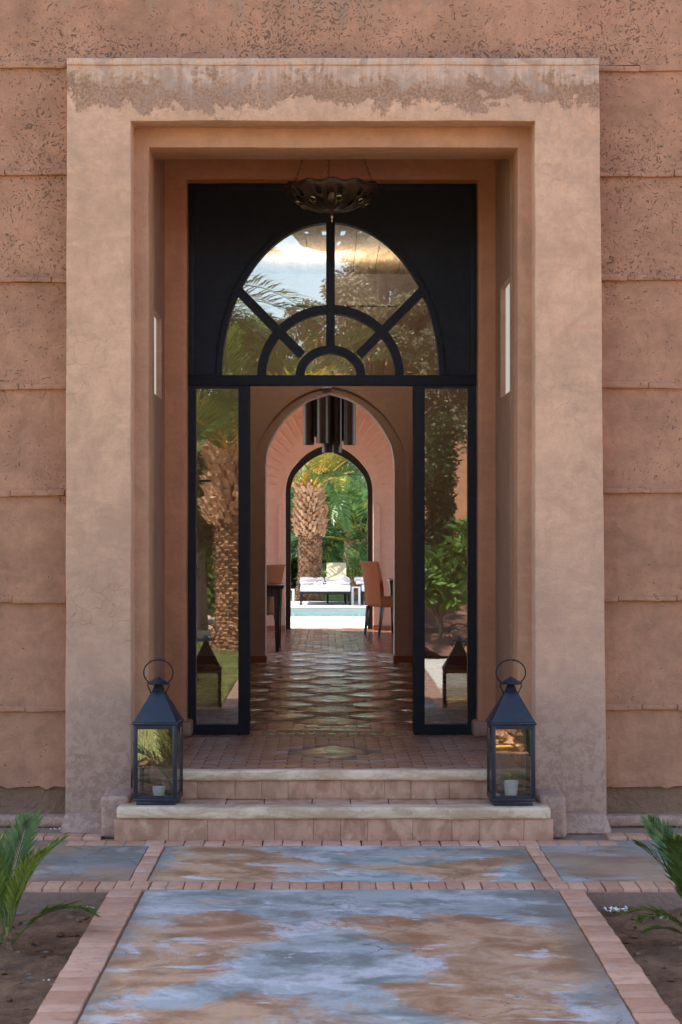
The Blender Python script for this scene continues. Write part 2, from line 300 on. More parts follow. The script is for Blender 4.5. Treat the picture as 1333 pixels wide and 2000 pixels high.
t = NT('pool_water'); t.color(t.mix(t.noise(1.6, 3, vec=t.vec((.5, 2, 1))), (.02, .20, .18), (.08, .36, .33))).rough(.02); t.bump(t.noise(3, 3, vec=t.vec((.6, 1.6, 1))), .02); M['water'] = t.m
t = NT('plank_ceiling'); x, y, z = t.sep(); n = t.noise(4, 6, .65, vec=t.vec((2, .35, 1))); c = t.mix(t.ramp(n, .36, .62), (.38, .25, .15), (.66, .5, .34)); t.color(c).rough(.6); M['plank'] = t.m
t = NT('slit_glow_pane'); t.color((.85, .85, .78)).rough(.3); t.p.inputs['Emission Color'].default_value = (1, .95, .82, 1); t.p.inputs['Emission Strength'].default_value = .10; M['slit_glow'] = t.m  # emission put in for the brightness outside the slit windows
t = NT('bulb'); t.color((.9, .8, .6)); t.p.inputs['Emission Color'].default_value = (1, .8, .5, 1); t.p.inputs['Emission Strength'].default_value = 3; M['bulb'] = t.m; t.p.inputs['Emission Strength'].default_value = 0
def leaf_mat(name, a, b, tr=.35, rough=.5):
    t = NT(name); c = t.mix(t.ramp(t.noise(1.3, 3), .35, .65), a, b); c = t.mix(t.math('MULTIPLY', t.ramp(t.noise(23, 2), .4, .62), .55), c, shade(b, 1.35)); c = t.mix(t.math('MULTIPLY', t.ramp(t.rand(), .55, 1), .4), c, (b[0]*1.9, b[1]*1.45, b[2]*.9)); c = t.mix(t.math('MULTIPLY', t.ramp(t.rand(), .45, 0), .5), c, shade(a, .55)); t.color(c).rough(rough)
    tl = t.n('ShaderNodeBsdfTranslucent'); t.l(c, tl.inputs[0]); m = t.n('ShaderNodeMixShader'); m.inputs[0].default_value = tr
    t.l(t.p.outputs[0], m.inputs[1]); t.l(tl.outputs[0], m.inputs[2]); t.l(m.outputs[0], t.out.inputs[0]); return t.m
M['frond'] = leaf_mat('palm_frond_green', (.045, .105, .035), (.10, .19, .05)); M['frond_y'] = leaf_mat('palm_frond_yellow', (.26, .27, .04), (.46, .42, .09))
M['frond_d'] = leaf_mat('blue_green_frond', (.05, .105, .035), (.11, .20, .07)); M['petiole'] = leaf_mat('orange_petiole', (.55, .30, .05), (.6, .42, .08), .15)
M['young'] = leaf_mat('young_palm_leaf', (.05, .105, .018), (.14, .20, .035)); M['hedge'] = leaf_mat('hedge_leaf', (.035, .08, .015), (.08, .15, .03))
M['olive'] = leaf_mat('olive_leaf', (.10, .105, .055), (.22, .21, .12), .2); M['cyp'] = leaf_mat('dark_shrub_leaf', (.015, .035, .012), (.035, .07, .02)); M['bright'] = leaf_mat('broad_bright_leaf', (.08, .17, .03), (.18, .30, .06))
M['grass'] = leaf_mat('grass_blade', (.11, .15, .05), (.25, .27, .10))
t = NT('palm_leaf_base'); c = t.mix(t.rand(), (.40, .20, .10), (.64, .39, .25)); c = t.mix(t.ramp(t.noise(16, 5, .7), .5, .7), c, (.22, .10, .05)); t.color(c).rough(.85); t.bump(t.noise(40, 4), .02); M['boot'] = t.m
t = NT('palm_trunk'); c = t.mix(t.ramp(t.noise(9, 5, .7), .4, .62), (.15, .07, .035), (.44, .24, .13)); t.color(c).rough(.9); t.bump(t.noise(30, 5), .03); M['trunk'] = t.m
t = NT('bark'); c = t.mix(t.noise(9, 5), (.10, .075, .055), (.22, .17, .13)); t.color(c).rough(.9); M['bark'] = t.m
t = NT('yellow_hose'); t.color((.75, .48, .05)).rough(.5); M['hose'] = t.m
t = NT('glazed_tile'); 
c = t.mix(t.rand(), (.23, .19, .10), (.34, .29, .16)); c = t.mix(t.ramp(t.noise(7, 6, .7), .42, .62), c, (.33, .18, .11)); t.color(c).rough(t.ramp(t.noise(5, 5, .7), .3, .7, .12, .34)); t.bump(t.noise(10, 3), .006); M['glaze'] = t.m
t = NT('terracotta_tile'); c = t.mix(t.rand(), (.25, .11, .07), (.40, .19, .12)); c = t.mix(t.ramp(t.noise(14, 4), .45, .7), c, (.16, .075, .05)); t.color(c).rough(.2); t.bump(t.noise(12, 3), .008); M['terra'] = t.m
t = NT('green_inset'); t.color((.3, .42, .12)).rough(.12); M['inset'] = t.m

# ------------------------------------------------------------------ depths
D_PORT, D_WALL, D_LIN, D_VEST, D_BACK, D_DOOR = 10.40, 10.55, 10.60, 10.94, 11.90, 12.05
FLOOR = .328
S = lambda d: F/d
D_A1, D_A2 = F/203, 25.0

# ------------------------------------------------------------------ GROUND AND PAVING
def structure(o): o['kind'] = 'structure'; return o
structure(MB().add([(-400,-400,-.30),(400,-400,-.30),(400,400,-.30),(-400,400,-.30)], [(0,1,2,3)]).build('ground', M['sand']))
def slab(name, mat, x0, x1, y0, y1, z0, z1, parent=None, **k): return MB().box(x0, x1, y0, y1, z0, z1).build(name, mat, parent, org=((x0+x1)/2, (y0+y1)/2, z0), **k)
path = structure(slab('path', M['mortar'], -1.0, 1.105, .5, D_WALL, -.28, -.012))
cross = structure(slab('pavement', M['mortar'], -6, -1.0, 8.60, D_WALL+.1, -.28, -.012)); cross2 = structure(slab('pavement', M['mortar'], 1.105, 6, 8.60, D_WALL+.1, -.28, -.012))
d1, d2, d3 = DG(1722), DG(1737), DG(1652)
def panel(name, x0, x1, y0, y1, par, bev=.006):
    return MB().box(x0, x1, y0, y1, -.2, .0).build(name, M['conc'], par, org=((x0+x1)/2, (y0+y1)/2, -.2), bevel=bev)
# main panel has slightly tapering sides
main = MB().add([(-.845,.5,-.2),(.90,.5,-.2),(.985,d2-.004,-.2),(-.84,d2-.004,-.2),(-.845,.5,0),(.90,.5,0),(.985,d2-.004,0),(-.84,d2-.004,0)], [(0,3,2,1),(4,5,6,7),(0,1,5,4),(1,2,6,5),(2,3,7,6),(3,0,4,7)]).build('concrete_panel', M['conc'], path, org=(0, 4, -.2), bevel=.006)
panel('concrete_panel', -.848, .958, d1+.004, d3-.004, path)
panel('concrete_panel', -5, -.935, d1+.004, d3+.18, cross); panel('concrete_panel', 1.035, 5, d1+.004, d3+.18, cross2)
bmesh_brick = {}
def brick_mesh(w_, d_):
    k = (round(w_, 3), round(d_, 3))
    if k not in bmesh_brick:
        b = MB().box(-w_/2, w_/2, -d_/2, d_/2, -.09, 0).bm(); es = [e for e in b.edges if all(v.co.z > -.01 for v in e.verts)]
        bmesh.ops.bevel(b, geom=es, offset=.005, segments=2, profile=.5, affect='EDGES'); me = bpy.data.meshes.new('brick'); b.to_mesh(me); b.free(); me.materials.append(M['brick']); me.shade_smooth(); me.set_sharp_from_angle(angle=R(50)); bmesh_brick[k] = me
    return bmesh_brick[k]
def put_brick(x, y, w_, d_, par, z=.004):
    me = brick_mesh(w_, d_); p = world(par)
    return link('brick', me, par, (x-p.x+rnd.uniform(-.002, .002), y-p.y, z-p.z+rnd.uniform(-.003, .002)), (rnd.uniform(-.012, .012), rnd.uniform(-.012, .012), rnd.uniform(-.012, .012)), (rnd.uniform(.985, 1), rnd.uniform(.96, 1), 1))
y = 5.6
while y < d2-.07:                                   # long side borders
    put_brick(-.9225, y+.05, .142, .096, path); 
    xi = .905+(.99-.905)*(y/d2); put_brick((xi+1.10)/2, y+.05, round(1.10-xi, 2), .096, path)
    y += .1005
x = -2.7
while x < 3.0:                                      # two rows across
    par = cross if x < -1.03 else (path if x < 1.07 else cross2); wd = .078
    put_brick(x+wd/2, (d1+d2)/2, wd-.004, d1-d2-.006, par); x += wd
x = -1.36
while x < 1.42:
    par = cross if x < -1.03 else (path if x < 1.07 else cross2)
    put_brick(x+.05, (d3+9.97)/2, .096, 9.97-d3-.006, par); x += .1
y = d1+.005
while y < d3-.05:                                   # short strips between the side panels
    put_brick(-.892, y+.058, .076, .112, path); put_brick(.997, y+.058, .068, .112, path); y += .117
for (x0, x1) in ((-1.9, -1.25), (1.42, 1.9)):       # scattered bricks at the wall's foot
    x = x0
    while x < x1: put_brick(x+.05, 10.12, .096, .14, cross if x < 0 else cross2, .006); x += .1
# planting beds
def soil_bed(name, x0, x1, y0, y1, z, mat, step=.06, amp=.03, kind='structure'):
    nx = int((x1-x0)/step)+1; ny = int((y1-y0)/step)+1; vs = []; fs = []
    for j in range(ny+1):
        for i in range(nx+1):
            X = x0+(x1-x0)*i/nx; Y = y0+(y1-y0)*j/ny; p = Vector((X*4, Y*4, 0)); h = noise.noise(p)*amp+noise.noise(p*4)*amp*.5+noise.noise(p*.3)*amp; vs.append((X, Y, z+h))
    fs = [(j*(nx+1)+i, j*(nx+1)+i+1, (j+1)*(nx+1)+i+1, (j+1)*(nx+1)+i) for j in range(ny) for i in range(nx)]
    o = MB().add(vs, fs).build(name, mat, recalc=False, smooth=80); o['kind'] = kind; return o
soil_bed('planting_bed', -1.95, -1.0, 5.9, 8.6, -.085, M['soil'], .035); soil_bed('planting_bed', 1.105, 4, 5.0, 8.6, -.085, M['soil'], .035)
# clods
cl = MB()
for i in range(420):
    sx = rnd.choice((-1, 1)); X = sx*(1.15+rnd.random()**1.3*1.5) if sx > 0 else -1.04-rnd.random()*1.5; Y = rnd.uniform(5.9, 8.5); r = rnd.uniform(.005, .022)
    vs = [Vector((a, b, c))*r for a, b, c in ((1,0,0),(-1,0,0),(0,1,0),(0,-1,0),(0,0,.8),(0,0,-.8))]; rot = Matrix.Rotation(rnd.random()*6, 3, 'Z'); z = -.08+noise.noise(Vector((X*4, Y*4, 0)))*.03
    cl.add([rot @ v*rnd.uniform(.7, 1.2)+Vector((X, Y, z)) for v in vs], [(0,2,4),(2,1,4),(1,3,4),(3,0,4),(2,0,5),(1,2,5),(3,1,5),(0,3,5)])
tag(cl.build('soil_clods', M['soil'], recalc=False), 'loose dry clods of earth scattered over the two planting beds', 'soil', kind='stuff')

lt = MB()
for i in range(260):
    sx = rnd.choice((-1, 1)); X = 1.14+rnd.random()*1.4 if sx > 0 else -1.03-rnd.random()*.9; Y = rnd.uniform(6.0, 8.5); a = rnd.random()*6.28; L_ = rnd.uniform(.012, .04); w_ = L_*rnd.uniform(.12, .4); u = Vector((math.cos(a), math.sin(a), 0)); v_ = Vector((-u.y, u.x, 0)); p = Vector((X, Y, -.068+noise.noise(Vector((X*4, Y*4, 0)))*.03))
    lt.add([p, p+u*L_*.5+v_*w_+Vector((0, 0, .006)), p+u*L_+Vector((0, 0, .002)), p+u*L_*.5-v_*w_], [(0, 1, 2, 3)])
tag(lt.build('leaf_litter', M['bark'], recalc=False), 'dry straw coloured leaf litter scattered on the two planting beds', 'leaf litter', kind='stuff')

# ------------------------------------------------------------------ ENTRANCE STEPS
st = thing('entrance_steps', (0, 10.1, 0), 'two plastered entrance steps with worn pale stone edges in front of the doorway', 'steps')
MB().box(-1.12, 1.12, 9.975, 10.42, 0, .11).build('step_core', M['mortar'], st, org=(0, 10.1, 0))
def risers(x, x1, y, z0, z1):
    while x < x1-.01:
        w_ = min(rnd.choice((.14, .2, .23, .28)), x1-x); w_ = x1-x if x1-x-w_ < .07 else w_
        MB().box(x+.0006, x+w_-.0006, y+rnd.uniform(-.002, .002), y+.04, z0, z1).build('riser_block', M['step'], st, org=(x+w_/2, y, z0), bevel=.002, wob=(.06, .003, 5)); x += w_
risers(-1.125, 1.125, 9.965, 0, .112); risers(-1.06, 1.06, 10.263, .1745, .272)
MB().box(-1.112, 1.114, 9.945, 10.07, .112, .176).build('stone_nosing', M['nosing'], st, org=(0, 10, .11), bevel=.016, wob=(.07, .006, 4), segs=3)
x = -1.112
while x < 1.1:
    w_ = min(rnd.choice((.2, .25, .3)), 1.112-x); MB().box(x+.002, x+w_-.002, 10.072, 10.40, .112, .173+rnd.uniform(-.002, .002)).build('tread_tile', M['step'], st, org=(x+w_/2, 10.15, .11), bevel=.004); x += w_
MB().box(-1.055, 1.055, 10.28, 10.62, .1745, .271).build('step_core', M['mortar'], st, org=(0, 10.3, .17))
MB().box(-1.055, 1.06, 10.235, 10.33, .272, .328).build('stone_nosing', M['nosing'], st, org=(0, 10.28, .27), bevel=.014, wob=(.07, .005, 4), segs=3)
for sx in (-1, 1):
    MB().box(min(sx*1.062, sx*1.212), max(sx*1.062, sx*1.212), 10.10, 10.47, -.01, .212).build('cheek_block', M['portal'], st, org=(sx*1.13, 10.3, 0), bevel=.025, wob=(.07, .008, 4), segs=3)

# ------------------------------------------------------------------ HOUSE
house = thing('house', (0, D_WALL, 0), 'terracotta rammed earth house with plastered square portal and glazed entrance', 'house')
ZL = [PZ(q, 360) for q in (133, 343, 552, 760, 968, 1176, 1388)]; ZR = [PZ(q, 360) for q in (140, 345, 548, 757, 963, 1173, 1385)]
def course(x0, x1, z0, z1, dy=0):
    tilt = .012
    vs = [(x0, D_WALL-tilt+dy, z0), (x1, D_WALL-tilt+dy, z0), (x1, D_WALL+.33, z0), (x0, D_WALL+.33, z0), (x0, D_WALL+dy, z1), (x1, D_WALL+dy, z1), (x1, D_WALL+.33, z1), (x0, D_WALL+.33, z1)]
    m = MB(); m.add(vs, [(0,3,2,1),(4,5,6,7),(0,1,5,4),(1,2,6,5),(2,3,7,6),(3,0,4,7)])
    return m.build('wall_course', M['earth'], house, org=((x0+x1)/2, D_WALL, z0), wob=(.06, .004, 3.0))
for sx, Z in ((-1, ZL), (1, ZR)):
    xa, xb = (-2.4, -1.30) if sx < 0 else (1.30, 2.4)
    for i in range(len(Z)):
        ztop = Z[i]; zbot = Z[i+1] if i < len(Z)-1 else None
        if zbot is not None: course(xa, xb, zbot+.002, ztop, rnd.uniform(-.002, .004))
        # protruding lip of the course above
        x = xa
        while x < xb-.01:
            w_ = min(rnd.uniform(.14, .42), xb-x); ht = rnd.uniform(.022, .034); pr = rnd.uniform(.022, .034)
            MB().box(x+.0012, x+w_-.0012, D_WALL-pr, D_WALL+.05, ztop-.003+rnd.uniform(-.003, .003), ztop+ht).build('ledge', M['earth'], house, org=(x+w_/2, D_WALL, ztop), wob=(.035, .0045, 7), bevel=.004); x += w_
    # lowest course with its broken render edge, eroded base behind, rounded foot
    n = 26; pts = []
    for i in range(n+1):
        X = xa+(xb-xa)*i/n; pts.append((X, .20+.022*noise.noise(Vector((X*5, sx*3, 0)))+.018*noise.noise(Vector((X*19, sx*3, 2)))))
    MB().prism(pts+[(xb, Z[-1]), (xa, Z[-1])], D_WALL-.006, D_WALL+.3).build('wall_course', M['earth'], house, org=((xa+xb)/2, D_WALL, .2), wob=(.09, .003, 3))
    MB().box(xa, xb, D_WALL+.022, D_WALL+.32, 0, .3).build('eroded_base', M['erode'], house, org=((xa+xb)/2, D_WALL, 0), wob=(.03, .012, 9))
    MB().box(xa, xb, D_WALL-.07, D_WALL+.1, -.01, .052).build('foot_moulding', M['portal'], house, org=((xa+xb)/2, D_WALL, 0), bevel=.022, wob=(.08, .006, 4), segs=3)
MB().box(-2.4, 2.4, D_WALL-.010, D_WALL+.33, 4.112, 5.2).build('upper_wall', M['earth'], house, org=(0, D_WALL, 4.1), wob=(.1, .005, 3))
m = MB(); m.box(-7, 7, D_WALL, 18.9, 5.2, 9.5); m.box(-7, -2.4, D_WALL+.002, D_WALL+.33, 0, 5.2); m.box(2.4, 7, D_WALL+.002, D_WALL+.33, 0, 5.2); m.build('shade_storey', M['earth'], house, org=(0, 14, 5.2))  # side walls, and an unseen storey made tall to shade the ground in front

# portal surround, a U of plaster with slightly leaning outer edges
zt = PZ(115, S(D_PORT)); zi = PZ(236, S(D_PORT))
MB().prism([(-1.433, 0), (-1.083, 0), (-1.083, zi), (1.079, zi), (1.079, 0), (1.462, 0), (1.42, zt), (-1.425, zt)], D_PORT, D_WALL+.05).build('portal_surround', M['portal'], house, org=(0, D_PORT, 0), wob=(.09, .004, 2.2), bevel=.008)
MB().box(-1.425, 1.42, D_PORT-.012, D_PORT+.1, zt-.035, zt+.004).build('portal_top_fillet', M['portal'], house, org=(0, D_PORT, zt), wob=(.08, .003, 4), bevel=.008)
for x0, x1 in ((-1.45, -1.19), (1.19, 1.472)):
    m = MB(); m.frustum(((x0+x1)/2, D_PORT+.0, -.01), ((x0+x1)/2, D_PORT+.03, .085), x1-x0, .30, x1-x0-.05, .22); m.build('portal_foot', M['portal'], house, org=((x0+x1)/2, D_PORT, 0), wob=(.06, .006, 4), bevel=.014)
zi2 = PZ(288, S(D_LIN))
def ushape(xo, xi, z0, zo, zi_): return [(-xo, z0), (-xi, z0), (-xi, zi_), (xi, zi_), (xi, z0), (xo, z0), (xo, zo), (-xo, zo)]
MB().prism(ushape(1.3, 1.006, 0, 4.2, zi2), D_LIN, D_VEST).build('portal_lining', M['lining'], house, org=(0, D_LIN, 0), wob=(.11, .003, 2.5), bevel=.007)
# vestibule side walls with a slit window each
for sx in (-1, 1):
    wy0, wy1, wz0, wz1 = 11.0, 11.54, PZ(769, 340), 3.03
    m = MB(); a, b = (1.025, 1.07) if sx < 0 else (.997, 1.042); wy0, wy1 = (11.12, 11.66) if sx < 0 else (10.97, 11.55); wz1 = 2.86 if sx < 0 else 3.03
    for yy0, yy1, z0, z1 in ((D_VEST, wy0, 0, 4.2), (wy1, D_BACK+.1, 0, 4.2), (wy0, wy1, 0, wz0), (wy0, wy1, wz1, 4.2)):
        m.box(min(sx*a, sx*b), max(sx*a, sx*b), yy0, yy1, z0, z1)
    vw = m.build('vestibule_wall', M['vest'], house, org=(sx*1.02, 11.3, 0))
    px_ = 1.027 if sx > 0 else 1.057; MB().box(min(sx*px_, sx*(px_+.004)), max(sx*px_, sx*(px_+.004)), wy0+.001, wy1-.001, wz0+.001, wz1-.001).build('glow_pane', M['slit_glow'], vw, org=(sx*1.074, 11.27, wz0))
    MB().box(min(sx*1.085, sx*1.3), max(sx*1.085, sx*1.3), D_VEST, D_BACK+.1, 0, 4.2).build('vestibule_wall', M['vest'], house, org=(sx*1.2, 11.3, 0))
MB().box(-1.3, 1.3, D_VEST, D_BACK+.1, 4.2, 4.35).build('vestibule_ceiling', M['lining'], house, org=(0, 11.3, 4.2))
# inner frame around the door
zb = PZ(350, S(D_BACK))
MB().prism(ushape(1.3, .893, FLOOR-.1, 4.2, zb), D_BACK, D_DOOR+.25).build('doorway_frame', M['rust'], house, org=(0, D_BACK, 0), wob=(.12, .004, 2.0), bevel=.008)
for sx in (-1, 1):
    MB().box(min(sx*.86, sx*1.0), max(sx*.86, sx*1.0), D_BACK-.02, D_BACK+.3, FLOOR, FLOOR+.10).build('frame_foot', M['vest'], house, org=(sx*.93, D_BACK, FLOOR), bevel=.02, wob=(.05, .006, 5), segs=3)

# ------------------------------------------------------------------ GLAZED ENTRANCE SCREEN
SD = S(D_DOOR); cx = PX(646, SD); zbase = PZ(733, SD)
def ell(a, b, n=64, a0=0, a1=math.pi): return [(cx+a/SD*math.cos(a0+(a1-a0)*i/n), zbase+b/SD*math.sin(a0+(a1-a0)*i/n)) for i in range(n+1)]
ztop = zb+.01; xo = .905
screen = MB().prism([(-xo, zbase), *[(x, z) for x, z in ell(214, 300)][::-1], (xo, zbase), (xo, ztop), (-xo, ztop)], D_DOOR+.01, D_DOOR+.06).build('entrance_screen', M['black'], house, org=(0, D_DOOR, 0))
def scr(name, m, mat='black', **k): return m.build(name, M[mat], screen, org=k.pop('org', (0, D_DOOR, 1.5)), **k)
for x0, x1, z0, z1 in ((-xo, xo, ztop-.05, ztop+.002), (-xo, -xo+.05, zbase, ztop-.052), (xo-.05, xo, zbase, ztop-.052)): scr('edge_trim', MB().box(x0, x1, D_DOOR-.004, D_DOOR+.02, z0, z1), bevel=.003)
scr('transom', MB().box(-xo, xo, D_DOOR-.02, D_DOOR+.07, PZ(753, SD), zbase), bevel=.004)
scr('arch_rim', MB().prism([*ell(222, 308), *ell(212, 298)[::-1]], D_DOOR-.012, D_DOOR+.07))
scr('ring_bar', MB().prism([*ell(143, 137), *ell(126, 120)[::-1]], D_DOOR-.016, D_DOOR+.066))
scr('ring_bar', MB().prism([*ell(68, 58), *ell(51, 42)[::-1]], D_DOOR-.016, D_DOOR+.066))
hx = 8.5/SD; scr('glazing_bar', MB().box(cx-hx, cx+hx, D_DOOR-.02, D_DOOR+.068, zbase+56/SD, zbase+300/SD), bevel=.004)
for sx in (-1, 1):
    a = Vector((PX(646+sx*56, SD), zbase+40/SD)); b = Vector((PX(646+sx*184, SD), zbase+170/SD)); t_ = (b-a).normalized(); n_ = Vector((-t_.y, t_.x))*(8.5/SD)
    scr('glazing_bar', MB().prism([tuple(a-n_), tuple(b-n_), tuple(b+n_), tuple(a+n_)], D_DOOR-.018, D_DOOR+.067))
YG = D_DOOR+.03
def polar(a, b, th): return (cx+a/SD*math.cos(th), zbase+b/SD*math.sin(th))
def pane(outer, inner, t0, t1):
    n = 14; po = [polar(*outer, t0+(t1-t0)*i/n) for i in range(n+1)]; pi_ = [polar(*inner, t0+(t1-t0)*i/n) for i in range(n+1)] if inner else [(cx, zbase)]
    scr('glass_pane', MB().prism(po+pi_[::-1], YG, YG+.005), 'glass', org=(cx, YG, zbase))
ang = [0, R(43), R(90), R(137), R(180)]
for i in range(4):
    pane((213, 299), (134, 128), ang[i], ang[i+1]); pane((133.5, 127.5), (60, 50), ang[i], ang[i+1])
pane((59.5, 49.5), None, 0, math.pi)
# sidelights
zb0 = FLOOR; zt0 = PZ(753, SD)
for sx, fo, go, gi, fi in ((-1, 362, 383, 466, 488), (1, 936, 914, 830, 808)):
    Xo, Xgo, Xgi, Xi = (PX(q, SD) for q in (fo, go, gi, fi)); g0, g1 = PZ(1415, SD), PZ(758, SD); L = lambda a, b: (min(a, b), max(a, b))
    Xo = sx*xo
    fr = MB().prism([(min(Xo, Xi), zb0+.003), (max(Xo, Xi), zb0+.003), (max(Xo, Xi), zt0), (min(Xo, Xi), zt0)], D_DOOR-.01, D_DOOR+.06, holes=[[(min(Xgo, Xgi), g0), (max(Xgo, Xgi), g0), (max(Xgo, Xgi), g1), (min(Xgo, Xgi), g1)]])
    scr('sidelight_frame', fr, org=((Xo+Xi)/2, D_DOOR, zb0))
    scr('glass_pane', MB().box(*L(Xgo, Xgi), YG, YG+.005, g0, g1), 'glass', org=((Xgo+Xgi)/2, YG, g0))
    # opened leaf folded back into the hall
    w0, w1 = L(Xi-sx*.0, Xi+sx*.045)
    scr('door_jamb', MB().box(w0, w1, D_DOOR+.06, D_DOOR+.12, zb0+.003, zt0), org=(Xi, D_DOOR+.07, zb0))
scr('mid_rail', MB().box(PX(389, SD), PX(412, SD), YG-.02, YG-.003, PZ(941, SD), PZ(937, SD)))

# ------------------------------------------------------------------ INTERIOR: hall, dining room, arches
def mirror_profile(pts, c, spring, S_, x0, x1, zf):
    "pts: (dx, h) px for the left half from the springing to the crown"
    l = [(c-dx/S_, spring+h/S_) for dx, h in pts]; r = [(c+dx/S_, spring+h/S_) for dx, h in pts[:-1]][::-1]; return [(l[0][0], zf)]+l+r+[(r[-1][0], zf)]
def smooth_prof(p, k=4):
    out = []
    for i in range(len(p)-1):
        p0 = p[max(0, i-1)]; p1 = p[i]; p2 = p[i+1]; p3 = p[min(len(p)-1, i+2)]
        for j in range(k):
            t_ = j/k; f = lambda a, b, c, d: .5*((2*b)+(-a+c)*t_+(2*a-5*b+4*c-d)*t_*t_+(-a+3*b-3*c+d)*t_**3
                                                  ); out.append((f(p0[0], p1[0], p2[0], p3[0]), f(p0[1], p1[1], p2[1], p3[1])))
    out.append(p[-1]); return out
A1 = smooth_prof([(126, 0), (123, 26), (116, 48), (92, 87), (64, 114), (36, 131), (0, 142)])
S1 = 203.0; sp1 = PZ(909, S1); c1 = PX(645, S1)
pr1 = mirror_profile(A1, c1, sp1, S1, 0, 0, FLOOR)
CE = 4.07
MB().prism([(-2.6, FLOOR)]+pr1+[(2.6, FLOOR), (2.6, CE), (-2.6, CE)], D_A1, D_A1+.32).build('hall_arch_wall', M['hall'], house, org=(0, D_A1, 0))
A1o = [(dx*1.235+1, h*1.16) for dx, h in A1]
po = mirror_profile(A1o, c1, sp1, S1, 0, 0, FLOOR+.08); A1i = [(dx*1.16+1, h*1.09) for dx, h in A1]; pi1 = mirror_profile(A1i, c1, sp1, S1, 0, 0, FLOOR+.08)
MB().prism(po+pi1[::-1], D_A1-.025, D_A1+.01).build('arch_moulding', M['hall'], house, org=(0, D_A1, 1))
for sx in (-1, 1):
    xi = pr1[0][0] if sx < 0 else pr1[-1][0]
    MB().box(min(xi-sx*.0, sx*2.6)-(.012 if sx > 0 else 0), max(xi, sx*2.6)+(.012 if sx < 0 else 0), D_A1-.03, D_A1+.34, FLOOR, FLOOR+.065).build('skirting', M['skirt'], house, org=(sx*1.5, D_A1, FLOOR))
m = MB(); m.box(-2.75, -2.6, D_DOOR+.25, D_A1+.32, FLOOR, CE); m.box(2.6, 2.75, D_DOOR+.25, D_A1+.32, FLOOR, CE); m.box(-2.75, -1.3, D_BACK+.1, D_DOOR+.25, FLOOR-.2, CE); m.box(1.3, 2.75, D_BACK+.1, D_DOOR+.25, FLOOR-.2, CE)
m.build('hall_wall', M['hall'], house, org=(0, 15, FLOOR))
MB().box(-2.75, 2.75, D_DOOR+.25, D_A1+.32, CE+.03, CE+.4).build('hall_roof', M['hall'], house, org=(0, 15, CE))
x = -1.8
while x < 1.8:                                       # boarded ceiling seen through the fanlight
    w_ = rnd.uniform(.2, .34); MB().box(x+.003, x+w_-.003, D_DOOR+.26, D_A1+.3, CE-.002+rnd.uniform(0, .006), CE+.028).build('ceiling_board', M['plank'], house, org=(x+w_/2, 15, CE)); x += w_
# dining room
S2 = 152.0; sp2 = PZ(958, S2); c2 = PX(643.5, S2)
A2 = smooth_prof([(86, 0), (84, 16), (77, 36), (62, 56), (46, 71), (28, 82), (14, 87), (0, 90)]); pr2 = mirror_profile(A2, c2, sp2, S2, 0, 0, FLOOR)
MB().prism([(-3.6, FLOOR)]+pr2+[(3.6, FLOOR), (3.6, 4.3), (-3.6, 4.3)], D_A2, D_A2+.45).build('garden_arch_wall', M['inwall'], house, org=(0, D_A2, 0))
fl_in = MB()
A2i = [(max(0, dx-10.5 if dx > 20 else dx*.5), h-13*(h/90)) for dx, h in A2]; pi2 = mirror_profile(A2i, c2, sp2, S2, 0, 0, FLOOR)
o2 = mirror_profile([(dx-.5, h-.5) for dx, h in A2[:-1]]+[(0, 89.5)], c2, sp2, S2, 0, 0, FLOOR)
MB().prism(o2+pi2[::-1], D_A2+.12, D_A2+.22).build('arched_door_frame', M['dwood'], house, org=(0, D_A2+.1, FLOOR))
# raised pilaster strips and shell fluting round the arch
for sx in (-1, 1):
    xs = c2+sx*86/S2; xe = c2+sx*98/S2; zz = PZ(985, S2)
    MB().prism([(xs, FLOOR+.06), (xe, FLOOR+.06), (xe, zz-.03), (xe-sx*.02, zz-.005), (xs, zz+.03)], D_A2-.035, D_A2+.01).build('pilaster_strip', M['inwall'], house, org=(xs, D_A2, FLOOR), bevel=.006)
    MB().box(min(xs, sx*3.6), max(xs, sx*3.6), D_A2-.05, D_A2+.04, FLOOR, FLOOR+.055).build('skirting', M['skirt'], house, org=(sx*2, D_A2, FLOOR))
for i in range(25):
    th = R(4+172*i/24); r0, r1 = 104/S2, (150+4*abs(math.cos(th)))/S2; cz = sp2+5/S2; dw = .024
    u = Vector((math.cos(th), math.sin(th)*1.06)); n_ = Vector((-u.y, u.x)); c_ = Vector((c2, cz))
    p = [c_+u*r0-n_*dw*.5, c_+u*r1-n_*dw, c_+u*(r1+.012), c_+u*r1+n_*dw, c_+u*r0+n_*dw*.5]
    MB().prism([tuple(q) for q in p], D_A2-.013, D_A2+.01).build('shell_flute', M['inwall'], house, org=(p[0].x, D_A2, p[0].y), bevel=.006)
MB().box(-3.6, 3.6, D_A2-.03, D_A2+.02, PZ(818, S2), PZ(816, S2)).build('cornice_line', M['inwall'], house, org=(0, D_A2, 2.9))
